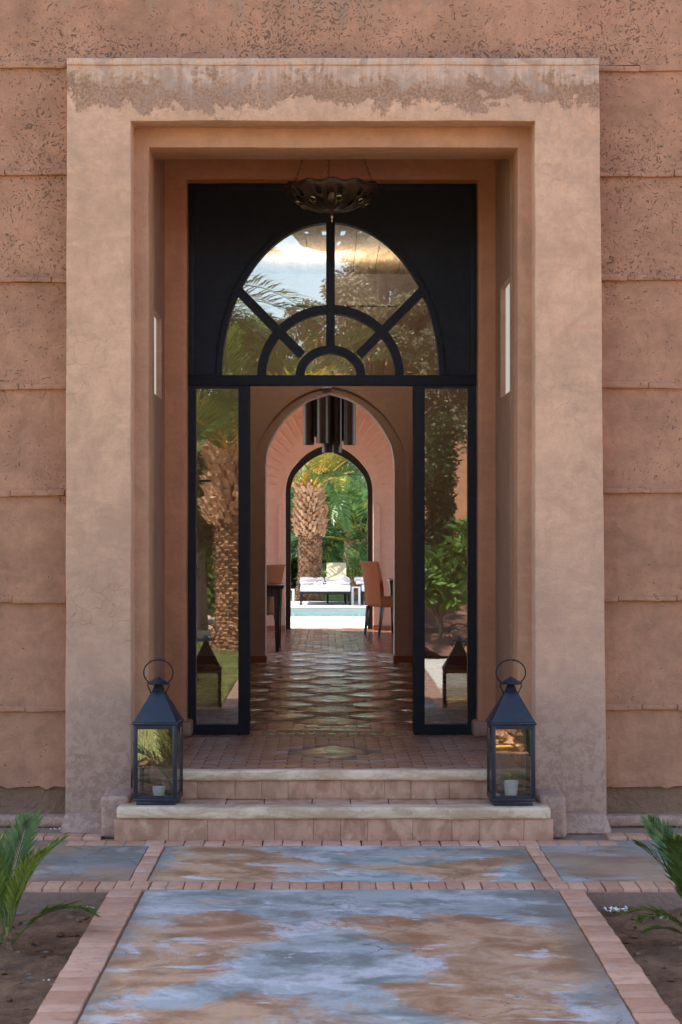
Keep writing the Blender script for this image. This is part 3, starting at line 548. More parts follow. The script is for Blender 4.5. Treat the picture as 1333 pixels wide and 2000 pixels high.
# side walls with wide window openings
for sx in (-1, 1):
    m = MB(); X0, X1 = sorted((sx*3.6, sx*3.9)); y0, y1 = D_A1+.32, D_A2+.45
    m.box(X0, X1, y0, y0+.5, FLOOR, 4.3); m.box(X0, X1, y1-.7, y1, FLOOR, 4.3); m.box(X0, X1, y0+.5, y1-.7, 3.4, 4.3); m.box(X0, X1, y0+.5, y1-.7, FLOOR, FLOOR+.25)
    m.build('dining_room_wall', M['inwall'], house, org=(sx*3.7, 22, FLOOR))
m = MB(); m.box(-3.9, -2.6, D_A1, D_A1+.32, FLOOR, 4.3); m.box(2.6, 3.9, D_A1, D_A1+.32, FLOOR, 4.3); m.box(-2.6, 2.6, D_A1+.02, D_A1+.32, CE, 4.3); m.build('dining_room_wall', M['inwall'], house, org=(0, 19, FLOOR))
MB().box(-3.9, 3.9, D_A1, D_A2+.45, 4.3, 4.6).build('dining_room_ceiling', M['inwall'], house, org=(0, 22, 4.3))
# small downlight plate over the first arch
MB().box(PX(630, S1), PX(648, S1), D_A1-.05, D_A1, PZ(759, S1), PZ(756, S1)).build('downlight', M['wax'], house, org=(c1, D_A1, 2.95))

# ------------------------------------------------------------------ INTERIOR FLOOR
floor = structure(MB().box(-1.0, 1.0, 10.34, D_BACK, -.1, FLOOR-.014).box(-3.9, 3.9, D_BACK, D_A2+.5, -.1, FLOOR-.014).build('interior_floor', M['mortar'], org=(0, 18, 0)))
# bricks of the vestibule floor, row by row
def tile_mesh(name, poly, h, mat, bev=.004):
    m = MB(); n = len(poly); m.add([(x, y, 0) for x, y in poly]+[(x, y, h) for x, y in poly], [tuple(range(n))[::-1], tuple(range(n, 2*n))]+[(i, (i+1) % n, (i+1) % n+n, i+n) for i in range(n)])
    b = m.bm(); es = [e for e in b.edges if all(v.co.z > h*.5 for v in e.verts)]; bmesh.ops.bevel(b, geom=es, offset=bev, segments=2, profile=.5, affect='EDGES'); me = bpy.data.meshes.new(name); b.to_mesh(me); b.free(); me.materials.append(mat); me.shade_smooth(); me.set_sharp_from_angle(angle=R(50)); return me
DW, DL = .27, .345         # half diagonals of the diamonds
PXS, PYS = .74, .86        # lattice pitch
def lattice(y0, y1, xmax):
    out = []; k = 0; y = y0
    while y < y1:
        for i in range(-4, 5):
            xx = i*PXS+(PXS/2 if k % 2 else 0)
            if abs(xx) < xmax: out.append((xx, y))
        y += PYS/2; k += 1
    return out
dia = tile_mesh('diamond_tile', [(0, -DL), (DW, 0), (0, DL), (-DW, 0)], .016, M['glaze'])
ins = tile_mesh('inset_tile', [(-.035, -.035), (.035, -.035), (.035, .035), (-.035, .035)], .019, M['inset'], .002)
pf = world(floor)
spots = [(0, 11.10)]+lattice(12.86, 20.5, 1.25)
for x, y in spots:
    big = 1 if y > 12 else .92
    o = link('diamond_tile', dia, floor, (x-pf.x+.0, y-pf.y, FLOOR-.015-pf.z), (rnd.uniform(-.006, .006), rnd.uniform(-.006, .006), rnd.uniform(-.01, .01)), (big, big, 1))
    if y < 17: link('inset_tile', ins, floor, (x-pf.x, y-pf.y, FLOOR-.0155-pf.z), (0, 0, 0), (1, 1, 1))
def in_diamond(x, y):
    return any(abs(x-a)/(DW+.075)+abs(y-b)/(DL+.085) < 1 for a, b in spots)
fb = {}
def fbrick(wx, wy, mat='brickf'):
    k = (wx, wy, mat)
    if k not in fb: fb[k] = tile_mesh('floor_brick', [(-wx/2, -wy/2), (wx/2, -wy/2), (wx/2, wy/2), (-wx/2, wy/2)], .014, M[mat], .003)
    return fb[k]
y = 10.345; row = 0
while y < 12.30:
    wy = .072; xm = 1.0 if y < D_BACK-.03 else .88; x = -xm-(row % 2)*.07
    while x < xm:
        xa_, xb_ = max(x, -xm), min(x+.146, xm)
        if xb_-xa_ > .04 and not in_diamond((xa_+xb_)/2, y+wy/2):
            link('floor_brick', fbrick(round(xb_-xa_-.004, 3), wy-.004), floor, ((xa_+xb_)/2-pf.x, y+wy/2-pf.y, FLOOR-.015-pf.z), (rnd.uniform(-.012, .012), rnd.uniform(-.008, .008), 0))
        x += .15
    y += .076; row += 1
# beyond the threshold the small pavers are one joined piece
m = MB(); y = 12.3; row = 0
while y < D_A2+.44:
    wy = .086; xm = 1.5 if y < D_A1 else 3.5; x = -xm-(row % 2)*.08
    while x < xm:
        xc, yc = x+.082, y+wy/2
        if not in_diamond(xc, yc):
            a, b = rnd.gauss(0, .008), rnd.gauss(0, .008); z = FLOOR+rnd.uniform(-.002, .002); h = .078; k = .038
            m.add([(xc-h, yc-k, z-a*k-b*h), (xc+h, yc-k, z-a*k+b*h), (xc+h, yc+k, z+a*k+b*h), (xc-h, yc+k, z+a*k-b*h), (xc-h, yc-k, z-.02), (xc+h, yc-k, z-.02), (xc+h, yc+k, z-.02), (xc-h, yc+k, z-.02)],
                  [(0,1,2,3), (4,5,1,0), (5,6,2,1), (6,7,3,2), (7,4,0,3)])
        x += .166
    y += .090; row += 1
o = m.build('floor_pavers', M['terra'], floor, org=(0, 18, FLOOR), recalc=False); o['kind'] = 'stuff'
# narrow border bands of small bricks round the diamonds
mb = MB()
for (a, b) in spots:
    if b < 12: continue
    for q in range(4):
        s0, s1 = ((1, 1), (-1, 1), (-1, -1), (1, -1))[q]; A = Vector((a+s0*(DW+.045), b)); B = Vector((a, b+s1*(DL+.055)))
        n = 5
        for i in range(n):
            p = A.lerp(B, (i+.08)/n); r_ = A.lerp(B, (i+.92)/n); tdir = (r_-p).normalized(); nn = Vector((-tdir.y, tdir.x))*.02; z = FLOOR-.002+rnd.uniform(-.003, .003)
            mb.add([(p.x-nn.x, p.y-nn.y, z), (r_.x-nn.x, r_.y-nn.y, z+rnd.uniform(-.001, .001)), (r_.x+nn.x, r_.y+nn.y, z), (p.x+nn.x, p.y+nn.y, z)], [(0,1,2,3)])
o = mb.build('floor_border_bricks', M['brickf'], floor, org=(0, 18, FLOOR), recalc=False); o['kind'] = 'stuff'
# mosaic squares at the threshold
for i in range(13):
    x = -.39+i*.065; link('mosaic_tile', fbrick(.05, .05, 'glaze' if i % 2 else 'inset'), floor, (x-pf.x, 12.10-pf.y, FLOOR-.0118-pf.z), (rnd.uniform(-.02, .02), rnd.uniform(-.02, .02), 0))

# ------------------------------------------------------------------ BRONZE BOWL LAMP IN THE VESTIBULE
lz = PZ(371, S(11.3)); lamp = thing('hanging_lamp', (-.005, 11.3, lz), 'pierced dark bronze bowl lamp hanging on chains above the doorway', 'lamp')
m = MB(); n = 96; prof = [(.272, .012), (.268, 0), (.255, -.022), (.225, -.055), (.18, -.085), (.13, -.106), (.08, -.118), (.03, -.124)]
vs = []; fs = []
for i, (r, z) in enumerate(prof):
    for k in range(n):
        a = 2*math.pi*k/n; sc = 1+.022*math.cos(a*12)*(r/.272)**2; vs.append((r*sc*math.cos(a), r*sc*math.sin(a), z+.006*math.cos(a*12)*(r/.27)))
for i in range(len(prof)-1):
    for k in range(n):
        if i in (2, 4) and k % 8 in (2, 3) : continue
        if i in (3,) and k % 16 in (6, 7, 8): continue
        fs.append((i*n+k, i*n+(k+1) % n, (i+1)*n+(k+1) % n, (i+1)*n+k))
m.add(vs, fs); bowl = m.build('bowl', M['bronze'], lamp, recalc=False, smooth=50, local=True)
md = bowl.modifiers.new('thickness', 'SOLIDIFY'); md.thickness = .003
m = MB(); rim = [(.275*(1+.022*math.cos(a*12))*math.cos(a), .275*(1+.022*math.cos(a*12))*math.sin(a), .014+.006*math.cos(a*12)) for a in (2*math.pi*k/96 for k in range(96))]; m.tube(rim, .007, 6, True); m.build('rim', M['bronze'], lamp, local=True, smooth=60)
for k in range(8):
    a = 2*math.pi*k/8+.2; r, z = .20, -.082; m = MB(); ring = []
    for j in range(14): b_ = 2*math.pi*j/14; ring.append((r*math.cos(a)+.02*math.cos(b_)*-math.sin(a)+.02*math.sin(b_)*math.cos(a)*.8, r*math.sin(a)+.02*math.cos(b_)*math.cos(a)+.02*math.sin(b_)*math.sin(a)*.8, z+.02*math.sin(b_)*.6))
    m.tube(ring, .0045, 5, True); m.build('boss', M['brass'], lamp, local=True, smooth=60)
m = MB(); m.lathe([(.002, -.19), (.007, -.18), (.004, -.17), (.012, -.155), (.005, -.143), (.018, -.13), (.03, -.122)], n=12); m.build('finial', M['brass'], lamp, local=True, smooth=60)
for k in range(3):
    a = R(95+120*k); m = MB(); p0 = Vector((.262*math.cos(a), .262*math.sin(a), .01)); p1 = Vector((.03*math.cos(a), .03*math.sin(a), 4.2-lz-.02)); nn = 34
    for j in range(nn):
        c_ = p0.lerp(p1, (j+.5)/nn); t_ = (p1-p0).normalized(); sd_ = t_.cross(Vector((0, 1, .3))).normalized(); sd_ = sd_ if j % 2 else sd_.cross(t_); L_ = (p1-p0).length/nn*.62
        m.tube([c_+t_*L_*math.cos(q)+sd_*.006*math.sin(q) for q in (2*math.pi*z/8 for z in range(8))], .0018, 4, True)
    m.build('chain', M['bronze'], lamp, local=True)
m = MB(); m.lathe([(.001, -.09), (.03, -.08), (.035, -.06), (.02, -.03), (.012, -.01), (.001, -.008)], n=14); m.build('bulb', M['bulb'], lamp, local=True, smooth=60)

# uplight bar added to brighten the hall ceiling, no fixture known there
added_bar = thing('added_uplight', (0, 17.5, 3.62), 'slim dark uplight bar added to brighten the hall ceiling behind the fanlight', 'lamp')
MB().box(-.6, .6, -.025, .025, -.012, .0).build('housing', M['black'], added_bar, local=True)
for sx in (-1, 1): MB().tube([(sx*.03, 0, 0), (sx*.03, 0, CE-3.62)], .004, 6).build('rod', M['black'], added_bar, local=True)
al = bpy.data.lights.new('added_area_light', 'AREA'); al.shape = 'RECTANGLE'; al.size = 1.1; al.size_y = .05; al.energy = 8.5; al.color = (1, .84, .66)
alo = bpy.data.objects.new('added_area_light', al); C.objects.link(alo); alo.location = (0, 17.5, 3.627); alo.rotation_euler = (R(180), 0, 0)

# ------------------------------------------------------------------ PENDANT OF DARK TUBES
Sp = 172.0; Dp = F/Sp; pend = thing('tube_pendant', (PX(643, Sp), Dp, 4.3), 'cluster pendant of dark vertical tubes hanging in the dining room', 'lamp')
MB().lathe([(.0, -.03), (.22, -.03), (.22, -.001), (0, -.001)], n=32).build('ceiling_plate', M['dwood'], pend, local=True, smooth=40)
for px, wpx, bot, dy in ((603.5, 22, 870, -.10), (614.5, 18, 852, .12), (631, 25, 867, -.16), (645, 22, 872, .14), (657, 22, 884, .0), (660, 17, 852, .2), (683.5, 24, 870, -.10), (672, 17, 860, .16), (641, 24, 884, .02)):
    x = PX(px, Sp)-PX(643, Sp); zb_ = PZ(bot, Sp)-4.3; r = wpx/2/Sp; m = MB()
    m.lathe([(r*.93, zb_+.02), (r*.93, zb_), (r, zb_), (r, zb_+.72), (r*.2, zb_+.73)], (x, dy, 0), 24); tb = m.build('tube', M['dwood'], pend, org=(0, 0, 0), local=True, smooth=40)
    MB().tube([(x, dy, zb_+.72), (x, dy, -.03)], .004, 6).build('cable', M['black'], pend, local=True)
    MB().lathe([(r*.93, zb_+.012), (r*.0, zb_+.012)], (x, dy, 0), 20).build('diffuser', M['wax'], pend, local=True)

# ------------------------------------------------------------------ DINING FURNITURE
def chair(loc, rz, label):
    c = thing('dining_chair', loc, label, 'chair', 'tan leather dining chairs', rz)
    # local: faces +x, back at -x
    m = MB(); n = 10; vs = []; 
    for i in range(n+1):
        t_ = i/n; z = .36+.54*t_; off = -.225-.02*t_-.05*t_**3; hw = .215+.012*t_**2
        vs += [(off, -hw, z), (off, hw, z), (off+.065-.02*t_, hw, z), (off+.065-.02*t_, -hw, z)]
    fs = [(4*i+a, 4*i+(a+1) % 4, 4*i+4+(a+1) % 4, 4*i+4+a) for i in range(n) for a in range(4)]+[(0, 3, 2, 1), (4*n, 4*n+1, 4*n+2, 4*n+3)]
    m.add(vs, fs).build('backrest', M['leather'], c, local=True, bevel=.010)
    MB().box(-.20, .25, -.225, .225, .345, .47).build('seat', M['leather'], c, local=True, bevel=.022, segs=3)
    for sx, sy in ((-1, -1), (-1, 1), (1, -1), (1, 1)):
        m = MB(); m.frustum((sx*.205-(.03 if sx < 0 else 0), sy*.19, 0), (sx*.19, sy*.19, .35), .024, .024, .046, .046); m.build('leg', M['dwood'], c, local=True, bevel=.003)
    return c
chair((PX(727, 160)+.21, 23.8, FLOOR), R(25), 'tan leather high back dining chair on the right of the inner arch')
chair((PX(520, 178)-.15, 21.4, FLOOR), R(180-28), 'tan leather dining chair behind the dark table on the left')
def table(x0, x1, y0, y1, ztop_, label, leg_in=.0):
    c = thing('dining_table', ((x0+x1)/2, (y0+y1)/2, FLOOR), label, 'table'); hx, hy = (x1-x0)/2, (y1-y0)/2; h = ztop_-FLOOR
    MB().box(-hx, hx, -hy, hy, h-.038, h).build('tabletop', M['dwood'], c, local=True, bevel=.004)
    MB().box(-hx+.1, hx-.1, -hy+.05, hy-.05, h-.12, h-.039).build('apron', M['dwood'], c, local=True)
    for sx in (-1, 1):
        for sy in (-1, 1):
            m = MB(); cx_ = sx*(hx-.07); m.frustum((cx_, sy*(hy-.06), 0), (cx_, sy*(hy-.06), h-.04), .038, .038, .075, .075); m.build('leg', M['dwood'], c, local=True, bevel=.004)
table(-2.3, PX(555, 185), 20.42, 21.3, PZ(1143, 186), 'dark wooden dining table on the left with tapered legs')
table(.72, 2.4, 23.2, 24.2, PZ(1132, 162), 'dark wooden dining table mostly hidden behind the arch on the right')

# ------------------------------------------------------------------ TERRACE, POOL, GARDEN BEYOND
TZ = .30; py0, py1 = 29.6, 33.0
m = MB(); m.box(-9, 9, D_A2+.5, py0, -.2, TZ); terr = structure(m.build('terrace', M['terrace'], org=(0, 27, 0)))
m = MB(); m.box(-9, 9, py1, 36.2, -.2, TZ); m.box(-12, -9, D_A2+.5, 36.2, -.2, TZ-.003); m.box(9, 12, D_A2+.5, 36.2, -.2, TZ-.003); structure(m.build('pool_deck', M['terrace'], org=(0, 34, 0)))
structure(MB().box(-9, 9, py1-.02, py1+.28, TZ, TZ+.012).build('pool_coping', M['pink'], org=(0, py1, TZ)))
structure(MB().box(-9, 9, py0, py1, -.1, TZ-.06).build('pool_water', M['water'], org=(0, 31, 0)))
structure(MB().box(-30, 30, 36.2, 70, -.2, TZ-.02).build('lawn', M['hedge'], org=(0, 50, 0)))

def leaf_points(cs, rs, n, rr):
    out = []
    for i in range(n):
        k = rr.randrange(len(cs)); c_, r_ = cs[k], rs[k]; d = Vector((rr.gauss(0, 1), rr.gauss(0, 1), rr.gauss(0, 1))).normalized()*(rr.random()**.45); out.append(Vector(c_)+Vector((d.x*r_[0], d.y*r_[1], d.z*r_[2])))
    return out
def leaf_mesh(name, pts, L, W, mat, rr, droop=0, horiz=False):
    v = []; f = []; i = 0
    for p in pts:
        d = Vector((rr.gauss(0, 1), rr.gauss(0, 1), rr.gauss(0, .7)-droop)).normalized(); s_ = d.cross(Vector((rr.gauss(0, 1), rr.gauss(0, 1), rr.gauss(0, 1)))).normalized(); l_ = L*rr.uniform(.6, 1.3); w_ = W*rr.uniform(.7, 1.2)
        v += [p, p+d*l_*.5+s_*w_*.5, p+d*l_, p+d*l_*.5-s_*w_*.5]; f.append((i, i+1, i+2, i+3)); i += 4
    me = bpy.data.meshes.new(name); me.from_pydata(v, [], f); me.materials.append(mat); return me
def tree(name, loc, trunk_h, clumps, n, L, W, mat, label, cat='tree', lean=(0, 0), tr=.12, seed=1, group=None, droop=0):
    rr = random.Random(seed); t_ = thing(name, loc, label, cat, group)
    m = MB(); top = Vector((lean[0], lean[1], trunk_h)); m.tube([(0, 0, -.1), (lean[0]*.3, lean[1]*.3, trunk_h*.5), top], [tr, tr*.75, tr*.6], 9)
    cs = [Vector(c[0]) for c in clumps]; rs = [c[1] for c in clumps]
    for c_ in cs: m.tube([top, top.lerp(c_, .5)+Vector((0, 0, -.1)), c_], [tr*.5, tr*.3, tr*.12], 6)
    m.build('trunk', M['bark'], t_, local=True, recalc=False, smooth=60)
    link('crown', leaf_mesh('crown', leaf_points(cs, rs, n, rr), L, W, mat, rr, droop), t_); return t_
def clump_set(rr, c, R3, k, r): 
    out = []
    for i in range(k):
        d = Vector((rr.gauss(0, 1), rr.gauss(0, 1), rr.gauss(0, 1))).normalized()*rr.random()**.4; s_ = r*rr.uniform(.6, 1.3); out.append(((c[0]+d.x*R3[0], c[1]+d.y*R3[1], c[2]+d.z*R3[2]), (s_, s_, s_*.75)))
    return out

# fronds
def frond_mesh(name, L, th0, droop, nl, ll, mats, seed, wleaf=.03, petiole=.16, vang=.45, rachis=.018, fwd=.45):
    rr = random.Random(seed); pts = []; p = Vector((0, 0, 0)); N = 26
    for i in range(N+1):
        t_ = i/N; pts.append(p.copy()); a = R(th0-droop*t_**1.4); p = p+Vector((math.cos(a), 0, math.sin(a)))*(L/N)
    m = MB(); m.tube(pts[:8], [rachis*(1.6-.1*i) for i in range(8)], 5, mi=1); m.tube(pts[7:], [max(.002, rachis*.9*(1-i/(N-6))) for i in range(N+1-7)], 4, mi=0)
    for k in range(nl):
        t_ = petiole+(1-petiole)*k/nl; fi = t_*N; i = min(N-1, int(fi)); q = pts[i].lerp(pts[i+1], fi-i); d = (pts[i+1]-pts[i]).normalized(); up = Vector((-d.z, 0, d.x))
        for s_ in (-1, 1):
            side = Vector((0, s_, 0)); l_ = ll*(.35+.65*math.sin(math.pi*min(1, (t_-petiole)/(1-petiole)*.9+.12)))*rr.uniform(.85, 1.12)
            fw = fwd+.55*t_; dr = (d*fw+side*(.85-.25*t_)+up*vang*rr.uniform(.4, 1.4)).normalized(); dr2 = (dr+Vector((0, 0, -.35*rr.uniform(.3, 1.3)))).normalized(); wv = dr.cross(side.cross(d)+up*.5).normalized()*wleaf*.5
            a = q; b = q+dr*l_*.5; c_ = b+dr2*l_*.5
            m.add([a, b-wv, c_, b+wv], [(0, 1, 2, 3)], 0)
    me = bpy.data.meshes.new(name); me.from_pydata(m.v, [], m.f); me.polygons.foreach_set('material_index', m.m)
    for mm in mats: me.materials.append(mm)
    return me
def boot_mesh(w_, h_, out):
    m = MB(); m.add([(-w_/2, 0, 0), (w_/2, 0, 0), (w_*.30, -out*.55, h_*.55), (-w_*.30, -out*.55, h_*.55), (-w_*.26, -out, h_), (w_*.26, -out, h_), (w_*.22, -out*.35, h_*1.05), (-w_*.22, -out*.35, h_*1.05), (0, -out*.5, h_*.1), (0, .03, h_*.8)],
              [(0, 8, 3), (8, 1, 2), (8, 2, 3), (3, 2, 5, 4), (4, 5, 6, 7), (1, 6, 5, 2), (0, 3, 4, 7), (6, 9, 7), (1, 9, 6), (0, 7, 9)])
    b = m.bm(); me = bpy.data.meshes.new('leaf_base'); b.to_mesh(me); b.free(); me.materials.append(M['boot']); return me
def palm(loc, label, th, tr, bulb0, bulb_h, bulb_r, fronds, seed, n_boots=130, scar=.09, lower=True, group=None, bz=1.0):
    rr = random.Random(seed); p = thing('palm_tree', loc, label, 'palm tree', group)
    m = MB(); prof = [(tr*1.45, -.2), (tr*1.3, .12), (tr*1.05, .35), (tr*.95, bulb0*.5), (tr*.95, bulb0), (bulb_r*.74, bulb0+bulb_h*.12), (bulb_r*.82, bulb0+bulb_h*.3), (bulb_r*.82, bulb0+bulb_h*.6), (bulb_r*.66, bulb0+bulb_h), (.02, bulb0+bulb_h+.1)]
    m.lathe(prof, n=28); m.build('trunk', M['trunk'], p, local=True, smooth=60)
    if lower:                                   # old leaf scars, one rough skin
        m = MB(); z = 0.0; row = 0
        while z < bulb0:
            rz_ = tr*(1.32-.3*min(1, z/.4)) if z < .4 else tr*.98; k = int(2*math.pi*rz_/scar)
            for i in range(k):
                a = 2*math.pi*(i+.5*(row % 2)+rr.uniform(-.12, .12))/k; u = Vector((math.cos(a), math.sin(a), 0)); s_ = Vector((-u.y, u.x, 0)); c_ = u*rz_+Vector((0, 0, z+rr.uniform(-.012, .012))); w_ = scar*.62*rr.uniform(.8, 1.2); h_ = scar*.55; o_ = scar*rr.uniform(.25, .55)
                m.add([c_-s_*w_, c_+s_*w_, c_+s_*w_*.6+u*o_+Vector((0, 0, h_)), c_-s_*w_*.6+u*o_+Vector((0, 0, h_)), c_+Vector((0, 0, h_*1.5))], [(0, 1, 2, 3), (3, 2, 4), (0, 3, 4), (1, 4, 2)])
            z += scar*.52; row += 1
        o = m.build('leaf_scars', M['trunk'], p, local=True, recalc=False); o['kind'] = 'stuff'
    bm_ = [boot_mesh(.13*bz, .13*bz, .11*bz), boot_mesh(.11*bz, .15*bz, .13*bz), boot_mesh(.14*bz, .12*bz, .10*bz)]
    for i in range(n_boots):
        t_ = i/n_boots; z = bulb0+.02+(bulb_h-.02)*t_; r = bulb_r*(.78+.2*math.sin(math.pi*min(1, t_*1.15+.15))) if t_ < .85 else bulb_r*.82; a = i*2.39996+rr.uniform(-.06, .06)
        s_ = rr.uniform(.85, 1.15)*(1 if t_ < .85 else 1.3)
        link('leaf_base', rr.choice(bm_), p, (r*.93*math.cos(a), r*.93*math.sin(a), z), (R(rr.uniform(-8, 10)), R(rr.uniform(-6, 6)), a+math.pi/2), (s_, s_, s_))
    zt_ = bulb0+bulb_h
    for me, k, off in fronds:
        for i in range(k):
            a = 2*math.pi*(i+off)/k+rr.uniform(-.22, .22); s_ = rr.uniform(.85, 1.12)
            link('frond', me, p, (.13*math.cos(a), .13*math.sin(a), zt_-.05+rr.uniform(-.06, .1)), (R(rr.uniform(-14, 14)), R(rr.uniform(-8, 8)), a), (s_, s_, s_))
    return p
fy = [frond_mesh('frond', 2.6, 78, 80, 60, .5, (M['frond_y'], M['petiole']), 1, .035), frond_mesh('frond', 2.8, 52, 110, 64, .52, (M['frond_y'], M['petiole']), 2, .035), frond_mesh('frond', 2.9, 30, 115, 64, .5, (M['frond'], M['petiole']), 3, .035)]
fg = [frond_mesh('frond', 3.2, 70, 80, 66, .55, (M['frond_d'], M['frond_y']), 4, .065), frond_mesh('frond', 3.2, 40, 95, 66, .55, (M['frond_d'], M['frond_y']), 5, .065), frond_mesh('frond', 3.0, 12, 80, 66, .55, (M['frond_d'], M['frond_y']), 6, .065)]
fb_ = [frond_mesh('frond', 2.8, 65, 70, 60, .5, (M['frond'], M['petiole']), 7, .035), frond_mesh('frond', 3.0, 35, 90, 62, .52, (M['frond'], M['petiole']), 8, .035)]
Sg = S(36.9)
pb = TZ-.02; bulb0 = PZ(1052, Sg)-pb; bt = PZ(952, Sg)-pb
palm((PX(606, Sg), 36.9, pb), 'thick date palm by the pool with bulging trunk of cut leaf bases', 0, .205, bulb0, bt-bulb0, .285, [(fy[0], 12, 0), (fy[1], 18, .4), (fy[2], 12, .2)], 3, 230, bz=.78)
arc = frond_mesh('frond', 2.3, 62, 215, 70, .34, (M['frond_y'], M['petiole']), 31, .035); pp = bpy.data.objects['palm_tree']
for az_, sc_ in ((-28, .95), (-8, 1.08), (14, .9)): link('frond', arc, pp, (.1, -.05, bt), (0, 0, R(az_)), (sc_, sc_, sc_))
S5 = S(41); palm((PX(706, S5), 41, pb), 'shaggy darker palm behind the pool palm, on its right', 0, .26, PZ(1075, S5)-pb-.5, .7, .34, [(fg[0], 8, 0), (fg[1], 10, .3), (fg[2], 10, .5)], 4, 60)
palm((1.9, 43, pb), 'green palm with spreading fronds far right beyond the pool', 0, .25, .6, .6, .3, [(fg[0], 9, 0), (fg[1], 12, .3), (fg[2], 12, .5)], 5, 10)
palm((.25, 46, pb), 'low palm with arching fronds deep in the garden behind the others', 0, .25, .2, .5, .3, [(fg[0], 9, 0), (fg[1], 12, .3), (fg[2], 12, .5)], 15, 10)
palm((-1.8, 44, pb), 'green palm at the far left of the garden beyond the pool', 0, .25, 1.0, .6, .3, [(fb_[0], 9, 0), (fb_[1], 12, .3)], 6, 10)
# small palm at the foot of the right one
sp_ = thing('young_palm', (PX(690, S(38.6)), 38.6, pb), 'low young palm sprouting beyond the pool beside the white lounger', 'palm tree')
yf = [frond_mesh('frond', 1.5, 55, 55, 40, .26, (M['frond'], M['frond_y']), 21, .022, rachis=.01), frond_mesh('frond', 1.3, 30, 60, 36, .24, (M['frond'], M['frond_y']), 22, .022, rachis=.01)]
for i in range(14): link('frond', yf[i % 2], sp_, (0, 0, .25), (0, R(rnd.uniform(-10, 10)), i*2.4), (1, 1, 1))
MB().lathe([(.09, -.05), (.1, .2), (.05, .4)], n=10).build('trunk', M['trunk'], sp_, local=True)
# hedge and tree wall behind
rr = random.Random(11)
hp = [Vector((rr.uniform(-7, 7), 47.5+rr.gauss(0, .35), rr.uniform(0, 2.6))) for i in range(16000)]
hd = thing('hedge', (0, 47.5, pb), 'dense dark green hedge closing the garden behind the palms', 'hedge')
MB().box(-7, 7, .25, .9, 0, 2.5).build('hedge_core', M['cyp'], hd, local=True)
link('hedge_leaves', leaf_mesh('hedge_leaves', [p-Vector((0, 47.5, 0)) for p in hp], .14, .09, M['hedge'], rr), hd)
for i, (x, y, lab) in enumerate(((-5, 52, 'leafy tree above the hedge on the far left of the garden'), (-1.5, 51, 'leafy tree above the hedge just left of the thick palm'), (2, 52, 'leafy tree above the hedge behind the right palms'), (5.5, 51, 'leafy tree above the hedge at the far right of the garden'))):
    tree('garden_tree', (x, y, pb), 2.2, clump_set(rr, (0, 0, 3.8), (1.9, 1.2, 2.0), 16, .8), 9000, .2, .12, M['hedge'], lab, seed=i+30, group='trees above the garden hedge')

# loungers
def lounger(loc, rz, label, mat, towels=True, w_=1.0, back=False, L_=1.9):
    c = thing('sun_lounger', loc, label, 'sun lounger', None, rz)
    m = MB(); h = w_/2
    m.box(-h, h, 0, L_, .20, .235).build('frame', M['black'], c, local=True)
    MB().box(-h+.01, h-.01, .01, L_, .237, .36).build('mattress', mat, c, local=True, bevel=.02)
    for sx in (-1, 1):
        for yy in (.03, L_-.08): MB().box(sx*(h-.02)-.018, sx*(h-.02)+.018, yy, yy+.04, 0, .2).build('leg', M['black'], c, local=True)
    if towels:
        for k, (x, sc) in enumerate(((-.24, 1), (.22, 1))):
            m = MB(); m.box(x-.22, x+.22, .25, 1.4, .362, .47); m.build('towel', M['pink'], c, local=True, bevel=.045, wob=(.09, .03, 6), segs=3)
            m = MB(); m.box(x-.2, x+.2, .08, .24, .362, .41); m.build('pillow', M['cloth'], c, local=True, bevel=.022, wob=(.06, .02, 6), segs=3)
    if back:
        m = MB(); m.add([(-h, L_-.7, .37), (h, L_-.7, .37), (h, L_-.1, .72), (-h, L_-.1, .72), (-h, L_-.66, .33), (h, L_-.66, .33), (h, L_-.06, .68), (-h, L_-.06, .68)], [(0, 1, 2, 3), (7, 6, 5, 4), (0, 4, 5, 1), (1, 5, 6, 2), (2, 6, 7, 3), (3, 7, 4, 0)]).build('backrest', M['straw'], c, local=True)
    return c
Sl = S(34.2); lounger((PX(636, Sl), 34.2, TZ), 0, 'white double sun lounger with crumpled towels at the far edge of the pool', M['cloth'], w_=.9)
lounger((PX(657, S(36.6)), 35.0, TZ), R(0), 'straw coloured lounger with raised backrest behind the white double lounger', M['straw'], False, .36, True, 1.2)
def stool(x, y, label, w_=.16, h_=.26):
    c = thing('side_table', (x, y, TZ), label, 'side table'); MB().box(-w_*1.3, w_*1.3, -w_, w_, h_, h_+.02).build('tabletop', M['cloth'], c, local=True)
    for sx in (-1, 1):
        for sy in (-1, 1): MB().box(sx*w_-.018, sx*w_+.018, sy*w_*.85-.018, sy*w_*.85+.018, 0, h_).build('leg', M['cloth'], c, local=True)
stool(PX(696, Sl), 34.4, 'small white side table beside the white sun lounger', .06, .3); stool(PX(572, Sl)-.06, 34.4, 'small white side table at the left edge of the garden arch', .07, .26)
lounger((PX(745, Sl), 34.3, TZ), 0, 'white sun lounger partly hidden behind the dining chair, right of the pool palm', M['cloth'], True, .7)

